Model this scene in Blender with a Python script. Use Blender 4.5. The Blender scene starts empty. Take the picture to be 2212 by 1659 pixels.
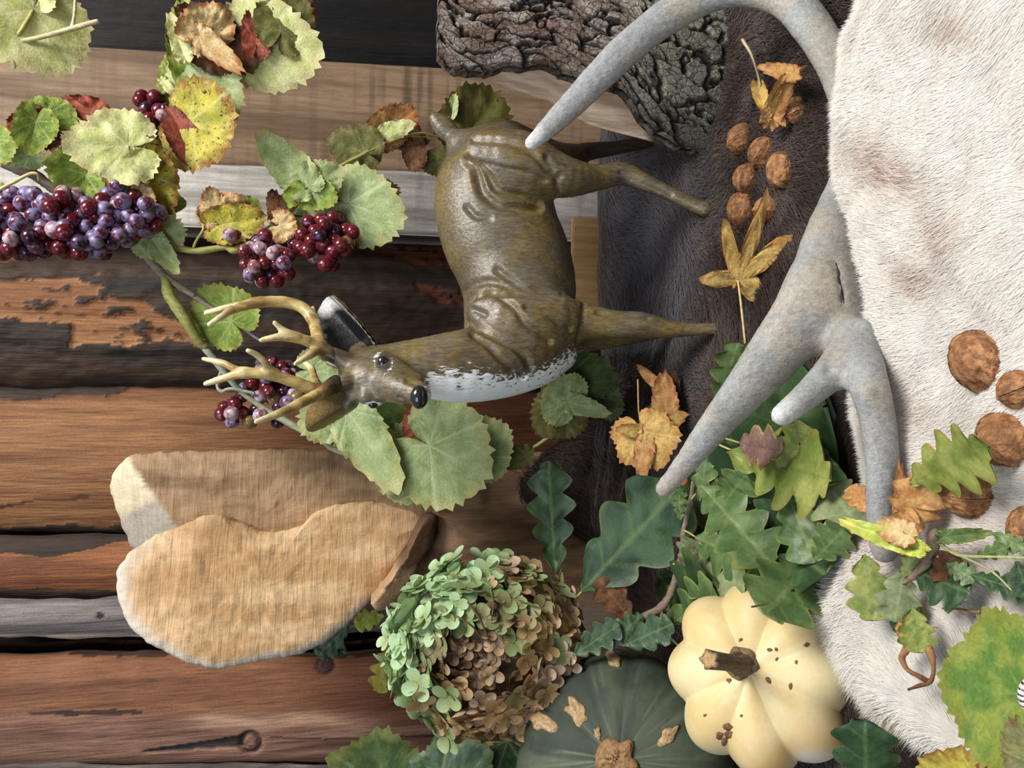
import bpy, bmesh, math, random
import numpy as np
from mathutils import Vector, Matrix, Quaternion
sc = bpy.context.scene
COL = sc.collection
# ------------------------------------------------------------------ camera, light, exposure
W_, H_, FPX = 2212.0, 1659.0, 1700.0
PITCH, ROLL = math.radians(12.0), 0.012
CAM = np.array([0.0, 0.0, 0.415])
Fv = np.array([0, math.cos(PITCH), -math.sin(PITCH)])
U0 = np.array([0, math.sin(PITCH), math.cos(PITCH)]); R0 = np.array([1.0, 0, 0])
Rv = R0*math.cos(ROLL) + U0*math.sin(ROLL)
Uv = U0*math.cos(ROLL) - R0*math.sin(ROLL)
cam = bpy.data.cameras.new('camera'); cam_o = bpy.data.objects.new('camera', cam); COL.objects.link(cam_o)
cam.sensor_fit = 'HORIZONTAL'; cam.sensor_width = 36.0; cam.lens = 36.0*FPX/W_
cam.clip_start = 0.02; cam.clip_end = 50
M = Matrix.Identity(4)
for k in range(3):
    M[k][0], M[k][1], M[k][2], M[k][3] = -Uv[k], Rv[k], -Fv[k], CAM[k]
cam_o.matrix_world = M
sc.camera = cam_o
sc.view_settings.view_transform = 'Standard'
try: sc.view_settings.look = 'None'
except Exception: pass
sc.view_settings.gamma = 1.0; sc.view_settings.use_curve_mapping = False
sc.view_settings.exposure = 0.0
w = bpy.data.worlds.new('daylight'); sc.world = w; w.use_nodes = True
nt = w.node_tree; bg = nt.nodes['Background']
tcw = nt.nodes.new('ShaderNodeTexCoord'); spw = nt.nodes.new('ShaderNodeSeparateXYZ'); rpw = nt.nodes.new('ShaderNodeValToRGB')
nt.links.new(tcw.outputs['Generated'], spw.inputs[0]); 
mpw = nt.nodes.new('ShaderNodeMapRange'); mpw.inputs[1].default_value = -1; mpw.inputs[2].default_value = 1
nt.links.new(spw.outputs[2], mpw.inputs[0]); nt.links.new(mpw.outputs[0], rpw.inputs[0])
rpw.color_ramp.elements[0].position = 0.40; rpw.color_ramp.elements[0].color = (0.10, 0.09, 0.08, 1)
rpw.color_ramp.elements[1].position = 0.72; rpw.color_ramp.elements[1].color = (0.66, 0.71, 0.78, 1)
nt.links.new(rpw.outputs[0], bg.inputs[0]); bg.inputs[1].default_value = 0.45
def area(name, loc, target, size, power, color):
    l = bpy.data.lights.new(name, 'AREA'); l.shape = 'RECTANGLE'; l.size, l.size_y = size; l.energy = power; l.color = color
    o = bpy.data.objects.new(name, l); COL.objects.link(o); o.location = loc
    o.rotation_euler = (Vector(target)-Vector(loc)).to_track_quat('-Z', 'Y').to_euler()
    return o
area('door_daylight', (1.00, -0.05, 1.85), (-0.05, 0.90, 0.20), (0.8, 0.9), 64, (1.0, 0.97, 0.93))
area('front_fill', (-0.55, -0.7, 1.25), (-0.05, 0.9, 0.2), (0.8, 0.8), 9, (0.86, 0.93, 1.0))  # added frontal fill for open sky light, no window there

# ------------------------------------------------------------------ projection helpers
def ray(px, py):
    px = np.asarray(px, float); py = np.asarray(py, float)
    return Fv + ((px-1106.0)/FPX)[..., None]*(-Uv) + ((829.5-py)/FPX)[..., None]*Rv
def P(px, py, y):
    d = ray(px, py); t = np.asarray(y, float)/d[..., 1]
    return CAM + t[..., None]*d
def proj(V):
    q = np.asarray(V)-CAM; dep = q@Fv
    return 1106.0 + FPX*(q@(-Uv))/dep, 829.5 - FPX*(q@Rv)/dep, dep
def onto(px, py, zf, it=14):
    d = ray(px, py); z = np.full(np.shape(px), 0.03)
    for _ in range(it):
        t = (z-CAM[2])/np.minimum(d[..., 2], -0.02); p = CAM + t[..., None]*d
        z = 0.5*z + 0.5*zf(p[..., 0], p[..., 1])
    t = (z-CAM[2])/np.minimum(d[..., 2], -0.02)
    return CAM + t[..., None]*d
def mpp(y, px=1106): # metres per picture point there
    return float((P(px, 829.5, y)-CAM)@Fv)/FPX
# ------------------------------------------------------------------ noise
def _h(ix, iy, iz, s=0):
    h = (ix.astype(np.int64)*374761393 + iy.astype(np.int64)*668265263 + iz.astype(np.int64)*1274126177 + s*974634533) & 0xffffffff
    h = ((h ^ (h >> 13))*1274126177) & 0xffffffff
    h = ((h ^ (h >> 16))*2246822519) & 0xffffffff
    return ((h ^ (h >> 15)) & 0xffffff)/float(0xffffff)
def vnoise(p, s=0):
    p = np.asarray(p, float); i = np.floor(p).astype(np.int64); f = p-i; f = f*f*(3-2*f); r = 0
    for dx in (0, 1):
        for dy in (0, 1):
            for dz in (0, 1):
                wt = (f[..., 0] if dx else 1-f[..., 0])*(f[..., 1] if dy else 1-f[..., 1])*(f[..., 2] if dz else 1-f[..., 2])
                r = r + wt*_h(i[..., 0]+dx, i[..., 1]+dy, i[..., 2]+dz, s)
    return r
def fbm(p, o=4, s=0):
    p = np.asarray(p, float); a, r, n = 0.5, 0, 0
    for k in range(o):
        r = r + a*vnoise(p, s+k); n += a; a *= 0.5; p = p*2.03+7.1
    return r/n
def worley(p, s=0):
    p = np.asarray(p, float); i = np.floor(p).astype(np.int64)
    f1 = np.full(p.shape[:-1], 9.0); f2 = f1.copy(); cid = np.zeros(p.shape[:-1])
    for dx in (-1, 0, 1):
        for dy in (-1, 0, 1):
            for dz in (-1, 0, 1):
                a, b, c = i[..., 0]+dx, i[..., 1]+dy, i[..., 2]+dz
                q = np.stack([a+_h(a, b, c, s+1), b+_h(a, b, c, s+2), c+_h(a, b, c, s+3)], -1)
                d = np.sqrt(((p-q)**2).sum(-1)); nw = d < f1
                cid = np.where(nw, _h(a, b, c, s+4), cid)
                f2 = np.where(nw, f1, np.minimum(f2, d)); f1 = np.where(nw, d, f1)
    return f1, f2, cid
def sst(a, b, x): t = np.clip((x-a)/(b-a), 0, 1); return t*t*(3-2*t)
def mixc(a, b, f):
    f = np.asarray(f)[..., None]; return np.asarray(a)*(1-f)+np.asarray(b)*f
def s2l(*c): # picture colour 0..255 to linear
    c = np.array(c, float)/255.0
    return np.where(c <= 0.04045, c/12.92, ((c+0.055)/1.055)**2.4)
def inpoly(x, y, poly):
    r = np.zeros(np.shape(x), bool); n = len(poly)
    for k in range(n):
        x1, y1 = poly[k]; x2, y2 = poly[(k+1) % n]
        if y1 == y2: continue
        c = ((y1 > y) != (y2 > y)) & (x < (x2-x1)*(y-y1)/(y2-y1)+x1); r ^= c
    return r
def segdist(x, y, pts):
    d = np.full(np.shape(x), 1e9)
    for (x1, y1), (x2, y2) in zip(pts[:-1], pts[1:]):
        L2 = max((x2-x1)**2+(y2-y1)**2, 1e-9); t = np.clip(((x-x1)*(x2-x1)+(y-y1)*(y2-y1))/L2, 0, 1)
        d = np.minimum(d, np.hypot(x-(x1+t*(x2-x1)), y-(y1+t*(y2-y1))))
    return d
def crom(pts, n): # smooth curve through points of any width
    pts = np.asarray(pts, float); m = len(pts)
    if m == 2: return pts[0]+(pts[1]-pts[0])*np.linspace(0, 1, n)[:, None]
    e = np.vstack([2*pts[0]-pts[1], pts, 2*pts[-1]-pts[-2]])
    u = np.linspace(0, m-1-1e-9, n); k = u.astype(int); t = (u-k)[:, None]
    a, b, c, d = e[k], e[k+1], e[k+2], e[k+3]
    return 0.5*(2*b+(c-a)*t+(2*a-5*b+4*c-d)*t*t+(3*b-a-3*c+d)*t**3)
# ------------------------------------------------------------------ objects
def link(name, me, parent=None, loc=None):
    o = bpy.data.objects.new(name, me); COL.objects.link(o)
    if parent is not None:
        o.parent = parent
        o.matrix_parent_inverse = Matrix.Translation(Vector(parent.get('base', (0, 0, 0)))).inverted()
    return o
def tag(o, label=None, cat=None, group=None, kind=None):
    if label: o['label'] = label
    if cat: o['category'] = cat
    if group: o['group'] = group
    if kind: o['kind'] = kind
    return o
def thing(name, base, label, cat, group=None):
    o = bpy.data.objects.new(name, None); COL.objects.link(o); o.empty_display_size = 0.02
    o.location = [float(v) for v in base]; o['base'] = [float(v) for v in base]
    return tag(o, label, cat, group)
def mesh(name, V, F, mat, parent=None, col=None, smooth=True, attrs=None):
    V = np.ascontiguousarray(V, np.float32).reshape(-1, 3); me = bpy.data.meshes.new(name)
    me.vertices.add(len(V)); me.vertices.foreach_set('co', V.ravel())
    Fs = F if isinstance(F, (list, tuple)) and len(F) and isinstance(F[0], np.ndarray) and F[0].ndim == 2 else [np.asarray(F)]
    Fs = [np.asarray(f, np.int32) for f in Fs if len(f)]
    li = np.concatenate([f.ravel() for f in Fs]); tot = np.concatenate([np.full(len(f), f.shape[1], np.int32) for f in Fs])
    me.loops.add(len(li)); me.loops.foreach_set('vertex_index', li)
    me.polygons.add(len(tot)); st = np.zeros(len(tot), np.int32); st[1:] = np.cumsum(tot)[:-1]
    me.polygons.foreach_set('loop_start', st); me.polygons.foreach_set('loop_total', tot)
    if smooth: me.polygons.foreach_set('use_smooth', np.ones(len(tot), bool))
    me.update(calc_edges=True)
    if col is not None:
        if np.ndim(col) > 1: col = np.asarray(col).reshape(-1, 3)[:len(V)]
        c = np.ones((len(V), 4), np.float32); c[:, :3] = np.asarray(col).reshape(-1, 3) if np.ndim(col) > 1 else np.asarray(col)
        a = me.color_attributes.new('Col', 'FLOAT_COLOR', 'POINT'); a.data.foreach_set('color', c.ravel())
    for k, v in (attrs or {}).items():
        a = me.attributes.new(k, 'FLOAT', 'POINT'); a.data.foreach_set('value', np.asarray(v, np.float32).ravel())
    if mat is not None: me.materials.append(mat)
    return link(name, me, parent)
def gridf(a, b, wa=False, wb=False, flip=False):
    i = np.arange(a if wa else a-1); j = np.arange(b if wb else b-1); I, J = np.meshgrid(i, j, indexing='ij')
    I, J = I.ravel(), J.ravel(); I2, J2 = (I+1) % a, (J+1) % b
    f = np.stack([I*b+J, I2*b+J, I2*b+J2, I*b+J2], -1)
    return f[:, ::-1] if flip else f
def solid(G, back):
    """closed body from a front grid G[a,b,3] and a back grid"""
    a, b = G.shape[:2]; n = a*b; V = np.vstack([G.reshape(-1, 3), back.reshape(-1, 3)])
    f = gridf(a, b)
    e = np.concatenate([np.arange(b), np.arange(1, a)*b+b-1, (a-1)*b+np.arange(b-2, -1, -1), np.arange(a-2, 0, -1)*b])
    V = np.vstack([G.reshape(-1, 3), back.reshape(-1, 3)[e]]); m = np.arange(len(e)); m2 = np.roll(m, -1); e2 = np.roll(e, -1)
    s = np.stack([e2, e, m+n, m2+n], -1)
    return V, [np.vstack([f, s]), (m+n)[None].copy()]
def tube_geo(pts, rad, n=10, seg=None, bump=0, seed=0, flat=None):
    pts = np.asarray(pts, float); rad = np.broadcast_to(np.asarray(rad, float), (len(pts),))
    seg = seg or max(6, 4*len(pts)); q = crom(np.c_[pts, rad], seg); c, r = q[:, :3], np.maximum(q[:, 3], 1e-5)
    t = np.gradient(c, axis=0); t /= np.linalg.norm(t, axis=1)[:, None]+1e-12
    up = np.array([0.3, 1, 0.2]); x = np.cross(t, up); x /= np.linalg.norm(x, axis=1)[:, None]+1e-9; yv = np.cross(t, x)
    th = np.linspace(0, 2*np.pi, n, endpoint=False)
    rr = r[:, None]*np.ones(n)
    if bump: rr = rr*(1+bump*(fbm(np.stack(np.broadcast_arrays(c[:, None, 0]*150+np.cos(th)*1.2, c[:, None, 1]*150+np.sin(th)*1.2, c[:, None, 2]*60), -1), 3, seed)-0.5)*2)
    V = c[:, None]+rr[..., None]*(np.cos(th)[:, None]*x[:, None]+np.sin(th)[:, None]*yv[:, None])
    V = np.vstack([V.reshape(-1, 3), c[0]-t[0]*r[0]*0.4, c[-1]+t[-1]*r[-1]*0.6]); m = seg*n
    F = gridf(seg, n, wb=True); k = np.arange(n)
    T = np.vstack([np.stack([np.full(n, m), (k+1) % n, k], -1)[:, ::-1], np.stack([np.full(n, m+1), (seg-1)*n+k, (seg-1)*n+(k+1) % n], -1)[:, ::-1]])
    return V, [F[:, ::-1].copy(), T[:, ::-1].copy()]
def tube(name, pts, rad, mat, parent=None, col=None, n=10, seg=None, bump=0, seed=0):
    V, F = tube_geo(pts, rad, n, seg, bump, seed)
    if callable(col): col = col(V)
    return mesh(name, V, F, mat, parent, col)
def joinf(parts):
    """join (V, F or [F..]) parts into one set"""
    Vs, Fq, Ft, o = [], [], [], 0
    for V, F in parts:
        for f in (F if isinstance(F, list) else [F]):
            f = np.asarray(f)+o; (Fq if f.shape[1] == 4 else Ft).append(f)
        Vs.append(V); o += len(V)
    out = [np.vstack(x) for x in (Fq, Ft) if x]
    return np.vstack(Vs), out
def sphere_geo(c, r, nu=16, nv=10, axis=None):
    th = np.linspace(0, np.pi, nv+1)[1:-1]; ph = np.linspace(0, 2*np.pi, nu, endpoint=False)
    V = np.stack(np.broadcast_arrays(np.sin(th)[:, None]*np.cos(ph), np.sin(th)[:, None]*np.sin(ph), np.cos(th)[:, None]*np.ones(nu)), -1).reshape(-1, 3)
    V = np.vstack([V, [0, 0, 1], [0, 0, -1]]); m = (nv-1)*nu; k = np.arange(nu)
    F = gridf(nv-1, nu, wb=True)
    T = np.vstack([np.stack([np.full(nu, m), k, (k+1) % nu], -1), np.stack([np.full(nu, m+1), (nv-2)*nu+(k+1) % nu, (nv-2)*nu+k], -1)])
    V = V*np.asarray(r)
    if axis is not None:
        R = np.array(Vector((0, 0, 1)).rotation_difference(Vector(axis)).to_matrix()); V = V@R.T
    return V+np.asarray(c), [F, T]
# ------------------------------------------------------------------ distance-field modelling
def surface_nets(f, o, h):
    s = f < 0; nx, ny, nz = f.shape
    C = [(a, b, c) for a in (0, 1) for b in (0, 1) for c in (0, 1)]
    al = np.ones((nx-1, ny-1, nz-1), bool); an = ~al
    for a, b, c in C:
        q = s[a:nx-1+a, b:ny-1+b, c:nz-1+c]; al &= q; an |= q
    cells = np.argwhere(an & ~al); idx = np.full((nx-1, ny-1, nz-1), -1, np.int64); idx[tuple(cells.T)] = np.arange(len(cells))
    val = {k: f[cells[:, 0]+k[0], cells[:, 1]+k[1], cells[:, 2]+k[2]] for k in C}
    acc = np.zeros((len(cells), 3)); cnt = np.zeros(len(cells))
    for a in C:
        for ax in range(3):
            if a[ax]: continue
            b = list(a); b[ax] = 1; va, vb = val[a], val[tuple(b)]; cr = (va < 0) != (vb < 0)
            t = np.where(cr, va/np.where(cr, va-vb, 1), 0); p = np.tile(np.array(a, float), (len(cells), 1)); p[:, ax] += t
            acc += p*cr[:, None]; cnt += cr
    V = o+h*(cells+acc/cnt[:, None]); Q = []
    for ax in range(3):
        u, v = (ax+1) % 3, (ax+2) % 3
        sl0 = [slice(1, -1)]*3; sl1 = [slice(1, -1)]*3; sl0[ax] = slice(0, -1); sl1[ax] = slice(1, None)
        A, B = s[tuple(sl0)], s[tuple(sl1)]; e = np.argwhere(A != B); ins = A[tuple(e.T)]
        off = np.ones(3, int); off[ax] = 0; e = e+off
        def cid(du, dv):
            g = e.copy(); g[:, u] += du; g[:, v] += dv; return idx[tuple(g.T)]
        q = np.stack([cid(-1, -1), cid(0, -1), cid(0, 0), cid(-1, 0)], -1); q[~ins] = q[~ins][:, ::-1]; Q.append(q)
    return V, np.vstack(Q)
def relax(V, Q, it=2, k=0.5):
    a = Q.ravel(); b = np.roll(Q, -1, 1).ravel(); n = len(V); cnt = np.bincount(a, minlength=n)+np.bincount(b, minlength=n)
    for _ in range(it):
        S = np.stack([np.bincount(a, V[b, i], n)+np.bincount(b, V[a, i], n) for i in range(3)], -1); V = V*(1-k)+k*S/cnt[:, None]
    return V
def normals(V, Q):
    n = np.cross(V[Q[:, 2]]-V[Q[:, 0]], V[Q[:, 3]]-V[Q[:, 1]]); N = np.zeros_like(V)
    for k in range(4):
        for i in range(3): N[:, i] += np.bincount(Q[:, k], n[:, i], len(V))
    return N/(np.linalg.norm(N, axis=1)[:, None]+1e-12)
class Field:
    def __init__(s, lo, hi, h):
        s.lo = np.array(lo, float); s.h = h; s.n = np.ceil((np.array(hi)-s.lo)/h).astype(int)+1
        s.f = np.full(s.n, 0.05, np.float32)
    def _add(s, lo, hi, fn, k):
        i0 = np.clip(((lo-s.lo)/s.h).astype(int)-1, 0, s.n); i1 = np.clip(((hi-s.lo)/s.h).astype(int)+2, 0, s.n)
        if (i1 <= i0).any(): return
        g = np.meshgrid(*[s.lo[a]+s.h*np.arange(i0[a], i1[a]) for a in range(3)], indexing='ij'); d = fn(np.stack(g, -1))
        sl = tuple(slice(a, b) for a, b in zip(i0, i1)); o = s.f[sl]
        hh = np.maximum(k-np.abs(o-d), 0)/k; s.f[sl] = np.minimum(o, d)-hh*hh*k*0.25
    def cone(s, a, b, ra, rb, k=0.008, sy=1.0):
        a, b = np.asarray(a, float), np.asarray(b, float); m = max(ra, rb)+k+0.004
        S = np.array([1, 1/sy, 1]); b2 = a+(b-a)*S
        def fn(p):
            q = (p-a)*S; ba = b2-a; l2 = max(ba@ba, 1e-12); t = np.clip((q@ba)/l2, 0, 1)
            return (np.sqrt(((q-t[..., None]*ba)**2).sum(-1))-(ra+(rb-ra)*t))
        s._add(np.minimum(a, b)-m*max(1, sy), np.maximum(a, b)+m*max(1, sy), fn, k)
    def chain(s, pts, k=0.008, sy=1.0):
        q = crom(np.array([[*p[0], p[1]] for p in pts]), 3*(len(pts)-1)+1) if len(pts) > 2 else np.array([[*p[0], p[1]] for p in pts])
        m = q[:, 3].max()+k+0.004; S = np.array([1, 1/sy, 1])
        def fn(p):
            d = np.full(p.shape[:-1], 9.0)
            for A, B in zip(q[:-1], q[1:]):
                a, ra, rb = A[:3], A[3], B[3]; ba = (B[:3]-a)*S; v = (p-a)*S; t = np.clip((v@ba)/max(ba@ba, 1e-12), 0, 1)
                d = np.minimum(d, np.sqrt(((v-t[..., None]*ba)**2).sum(-1))-(ra+(rb-ra)*t))
            return d
        s._add(q[:, :3].min(0)-m*max(1, sy), q[:, :3].max(0)+m*max(1, sy), fn, k)
    def ell(s, c, r, R=None, k=0.008):
        c, r = np.asarray(c, float), np.asarray(r, float); m = r.max()+k+0.004; R = np.eye(3) if R is None else np.asarray(R)
        def fn(p):
            q = ((p-c)@R)/r; l = np.sqrt((q**2).sum(-1)); return (l-1)*r.min()
        s._add(c-m, c+m, fn, k)
    def mesh(s, it=2):
        V, Q = surface_nets(s.f, s.lo, s.h); return relax(V, Q, it), Q
def pc(px, py, y, r): # point and world radius from picture measures
    p = P(px, py, y); return (p, r*float((p-CAM)@Fv)/FPX)
def groove(V, N, lines, amp, wid, ridge=0.35):
    x, y, d = proj(V); fr = sst(0.0, 0.35, ((CAM-V)*N).sum(1)/np.linalg.norm(CAM-V, axis=1)); D = np.zeros(len(V))
    for ln in lines:
        a, wd, pts = (ln[0], ln[1], ln[2]) if not isinstance(ln[0], tuple) else (1, 1, ln)
        q = crom(np.array(pts, float), 6*len(pts)); dd = segdist(x, y, [tuple(v) for v in q])/(wid*wd)
        D = np.minimum(D, -a*np.exp(-dd**2))+0; D = D+ridge*a*np.exp(-((dd-2.2)/0.9)**2)*(D > -0.3)*0.5
    return V+N*(D*fr*amp)[:, None]
# ------------------------------------------------------------------ materials
def newmat(name):
    m = bpy.data.materials.new(name); m.use_nodes = True; t = m.node_tree; b = t.nodes['Principled BSDF']; return m, t, b
def nd(t, kind, **kw):
    n = t.nodes.new('ShaderNode'+kind)
    for k, v in kw.items():
        if k.startswith('i'): n.inputs[int(k[1:]) if k[1:].isdigit() else k[1:]].default_value = v
        else: setattr(n, k, v)
    return n
def texco(t, scale=(1, 1, 1), rot=(0, 0, 0)):
    c = nd(t, 'TexCoord'); mp = nd(t, 'Mapping'); mp.inputs['Scale'].default_value = scale; mp.inputs['Rotation'].default_value = rot
    t.links.new(c.outputs['Object'], mp.inputs[0]); return mp.outputs[0]
def noise(t, vec, scale, detail=4, rough=0.55, dist=0):
    n = nd(t, 'TexNoise'); n.inputs['Scale'].default_value = scale; n.inputs['Detail'].default_value = detail
    n.inputs['Roughness'].default_value = rough; n.inputs['Distortion'].default_value = dist; t.links.new(vec, n.inputs['Vector']); return n.outputs['Fac']
def ramp(t, fac, stops):
    r = nd(t, 'ValToRGB'); e = r.color_ramp.elements
    while len(e) < len(stops): e.new(0.5)
    for k, (p, c) in enumerate(stops): e[k].position = p; e[k].color = (*c, 1) if len(c) == 3 else c
    t.links.new(fac, r.inputs[0]); return r.outputs[0]
def mix(t, fac, a, b, mode='MIX'):
    m = nd(t, 'MixRGB', blend_type=mode)
    for i, v in ((0, fac), (1, a), (2, b)):
        if hasattr(v, 'is_linked'): t.links.new(v, m.inputs[i])
        elif i == 0: m.inputs[0].default_value = v
        else: m.inputs[i].default_value = (*v, 1)
    return m.outputs[0]
def bump(t, b, h, strength=0.4, dist=0.002):
    n = nd(t, 'Bump'); n.inputs['Strength'].default_value = strength; n.inputs['Distance'].default_value = dist
    t.links.new(h, n.inputs['Height']); t.links.new(n.outputs[0], b.inputs['Normal'])
def vcol(t, name='Col'):
    a = nd(t, 'Attribute'); a.attribute_name = name; return a
def grey(a): return (a, a, a)
def vmat(name, rough=0.6, scale=300, amp=0.25, stretch=(1, 1, 1), bstr=0.3, bdist=0.001, spec=0.5, trans=0.0, rot=(0, 0, 0), sheen=0, specks=None, coat=0, fine=None):
    """colour from the mesh, varied by a fine noise, with relief"""
    m, t, b = newmat(name); v = texco(t, stretch, rot); n = noise(t, v, scale, 5, 0.6)
    f = ramp(t, n, [(0.25, grey(1-amp)), (0.75, grey(1+amp))])
    c = mix(t, 1.0, vcol(t).outputs['Color'], f, 'MULTIPLY')
    if fine:
        nf = noise(t, texco(t), fine[0], 3, 0.7); c = mix(t, 1.0, c, ramp(t, nf, [(0.3, grey(1-fine[1])), (0.7, grey(1+fine[1]))]), 'MULTIPLY')
    if specks:
        n2 = noise(t, texco(t), specks[0], 3, 0.6); k = ramp(t, n2, [(specks[1], grey(0)), (specks[1]+0.06, grey(1))])
        c = mix(t, k, c, specks[2])
    t.links.new(c, b.inputs['Base Color']); b.inputs['Roughness'].default_value = rough
    b.inputs['Specular IOR Level'].default_value = spec
    if coat: b.inputs['Coat Weight'].default_value = coat; b.inputs['Coat Roughness'].default_value = 0.2
    if bstr: bump(t, b, n, bstr, bdist)
    if trans:
        tr = nd(t, 'BsdfTranslucent'); ms = nd(t, 'MixShader'); ms.inputs[0].default_value = trans
        t.links.new(c, tr.inputs[0]); t.links.new(b.outputs[0], ms.inputs[1]); t.links.new(tr.outputs[0], ms.inputs[2])
        t.links.new(ms.outputs[0], t.nodes['Material Output'].inputs[0])
    return m
M_leaf = vmat('vine_leaf', 0.5, 420, 0.22, bstr=0.5, bdist=0.0012, trans=0.22, spec=0.4)
M_leafsp = vmat('speckled_leaf', 0.55, 420, 0.25, bstr=0.5, bdist=0.0012, trans=0.18, specks=(230, 0.60, (0.07, 0.035, 0.01)), spec=0.35)
M_oak = vmat('oak_leaf', 0.42, 300, 0.2, bstr=0.35, bdist=0.001, trans=0.12, spec=0.45)
M_dry = vmat('dry_leaf', 0.62, 350, 0.3, bstr=0.6, bdist=0.0012, trans=0.15, spec=0.3)
M_cane = vmat('vine_cane', 0.6, 260, 0.35, (1, 1, 0.35), 0.6, 0.0015)
M_wall = vmat('slab_wood', 0.62, 80, 0.42, (3.6, 3.6, 0.24), 0.7, 0.003, spec=0.3, fine=(620, 0.24))
M_bark = vmat('rough_bark', 0.85, 260, 0.45, bstr=0.9, bdist=0.002, spec=0.3)
M_split = vmat('split_wood', 0.7, 120, 0.25, (3, 3, 0.3), 0.5, 0.0015, spec=0.3)
M_post = vmat('sawn_timber', 0.62, 70, 0.30, (3, 3, 0.25), 0.45, 0.002, spec=0.3, fine=(500, 0.15))
M_antler = vmat('antler_bone', 0.55, 330, 0.24, (1, 1, 0.55), 0.7, 0.0015, spec=0.35, fine=(900, 0.22))
M_hide = vmat('hide', 0.9, 200, 0.3)
M_walnut = vmat('walnut_shell', 0.55, 170, 0.30, bstr=1.0, bdist=0.003, spec=0.35, fine=(700, 0.2))
M_twig = vmat('twig_bark', 0.75, 300, 0.4, (1, 1, 0.4), 0.8, 0.001)
M_petal = vmat('hydrangea_petal', 0.55, 500, 0.12, bstr=0.15, bdist=0.0005, trans=0.2)
M_squash = vmat('pale_squash_skin', 0.5, 40, 0.07, bstr=0.06, bdist=0.001, spec=0.3, fine=(260, 0.04))
M_pump = vmat('green_pumpkin_skin', 0.62, 160, 0.12, bstr=0.12, bdist=0.0008, spec=0.25, specks=(190, 0.69, (0.012, 0.018, 0.012)))
M_scar = vmat('cork_scar', 0.8, 300, 0.4, bstr=0.9, bdist=0.002)
M_horn = vmat('painted_horn', 0.33, 160, 0.3, (1, 1, 0.4), 0.4, 0.001, spec=0.6)
M_fur = vmat('fur_strand', 0.7, 60, 0.10, bstr=0, spec=0.15, trans=0.42)
M_ear = vmat('painted_ear', 0.4, 400, 0.4, bstr=0.5, bdist=0.001)

def bark_mat():
    m, t, b = newmat('rough_bark'); v = texco(t, (1, 1, 0.62), (0.0, 0.25, 0)); w_ = noise(t, v, 60, 3); c = vcol(t).outputs['Color']; hs = []
    ad = nd(t, 'VectorMath', operation='MULTIPLY_ADD'); ad.inputs[1].default_value = (1, 1, 1)
    cx = nd(t, 'CombineXYZ'); k = nd(t, 'Math', operation='MULTIPLY'); k.inputs[1].default_value = 0.012; t.links.new(w_, k.inputs[0])
    for i in range(3): t.links.new(k.outputs[0], cx.inputs[i])
    t.links.new(v, ad.inputs[0]); t.links.new(cx.outputs[0], ad.inputs[2])
    for sc_, wd, dk in ((105, 0.06, 0.35), (250, 0.05, 0.6)):
        vo = nd(t, 'TexVoronoi', feature='DISTANCE_TO_EDGE'); vo.inputs['Scale'].default_value = sc_; t.links.new(ad.outputs[0], vo.inputs['Vector'])
        f = ramp(t, vo.outputs['Distance'], [(0.0, grey(dk)), (wd, grey(1))]); c = mix(t, 1.0, c, f, 'MULTIPLY'); hs.append(f)
    n = noise(t, texco(t), 420, 4, 0.7); c = mix(t, 1.0, c, ramp(t, n, [(0.3, grey(0.7)), (0.7, grey(1.35))]), 'MULTIPLY')
    t.links.new(c, b.inputs['Base Color']); b.inputs['Roughness'].default_value = 0.9; b.inputs['Specular IOR Level'].default_value = 0.2
    bump(t, b, mix(t, 0.4, mix(t, 0.4, hs[0], hs[1]), n), 0.9, 0.003); return m
M_bark = bark_mat()
def wood_face_mat():
    m, t, b = newmat('chainsawn_wood'); v = texco(t)
    sep = nd(t, 'SeparateXYZ'); t.links.new(v, sep.inputs[0])
    n1 = noise(t, texco(t, (20, 20, 190)), 1.0, 3, 0.6, 0.6)      # saw ridges across the grain
    n2 = noise(t, texco(t, (260, 260, 60)), 1.0, 4, 0.6)
    h = mix(t, 0.4, n1, n2)
    c0 = mix(t, 1.0, vcol(t).outputs['Color'], ramp(t, h, [(0.3, grey(0.74)), (0.7, grey(1.2))]), 'MULTIPLY')
    t.links.new(c0, b.inputs['Base Color']); b.inputs['Roughness'].default_value = 0.65; b.inputs['Specular IOR Level'].default_value = 0.3
    bump(t, b, h, 0.7, 0.003); return m
M_saw = wood_face_mat()
def deer_mat():
    m, t, b = newmat('antiqued_paint'); 
    st = noise(t, texco(t, (320, 320, 80), (0.35, 0.45, 0)), 1.0, 4, 0.65, 0.5)       # painted hair strokes
    big = noise(t, texco(t), 17, 4, 0.6, 0.4); sil = noise(t, texco(t), 26, 5, 0.65)
    c = mix(t, ramp(t, big, [(0.40, grey(0)), (0.66, grey(1))]), s2l(92, 82, 60), s2l(120, 101, 56))
    c = mix(t, ramp(t, sil, [(0.44, grey(0)), (0.66, grey(0.6))]), c, s2l(112, 106, 100))
    c = mix(t, 1.0, c, ramp(t, st, [(0.3, grey(0.55)), (0.7, grey(1.35))]), 'MULTIPLY')
    wv = vcol(t, 'white').outputs['Fac']; dk = vcol(t, 'dark').outputs['Fac']
    sub = nd(t, 'Math', operation='ADD'); t.links.new(wv, sub.inputs[0]); t.links.new(st, sub.inputs[1])
    f = ramp(t, sub.outputs[0], [(0.92, grey(0)), (1.0, grey(1))])
    c = mix(t, dk, c, (0.02, 0.018, 0.016)); c = mix(t, f, c, s2l(240, 246, 250))
    t.links.new(c, b.inputs['Base Color']); b.inputs['Roughness'].default_value = 0.33; b.inputs['Specular IOR Level'].default_value = 0.6
    bump(t, b, st, 0.5, 0.0015); return m
M_deer = deer_mat()
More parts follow.
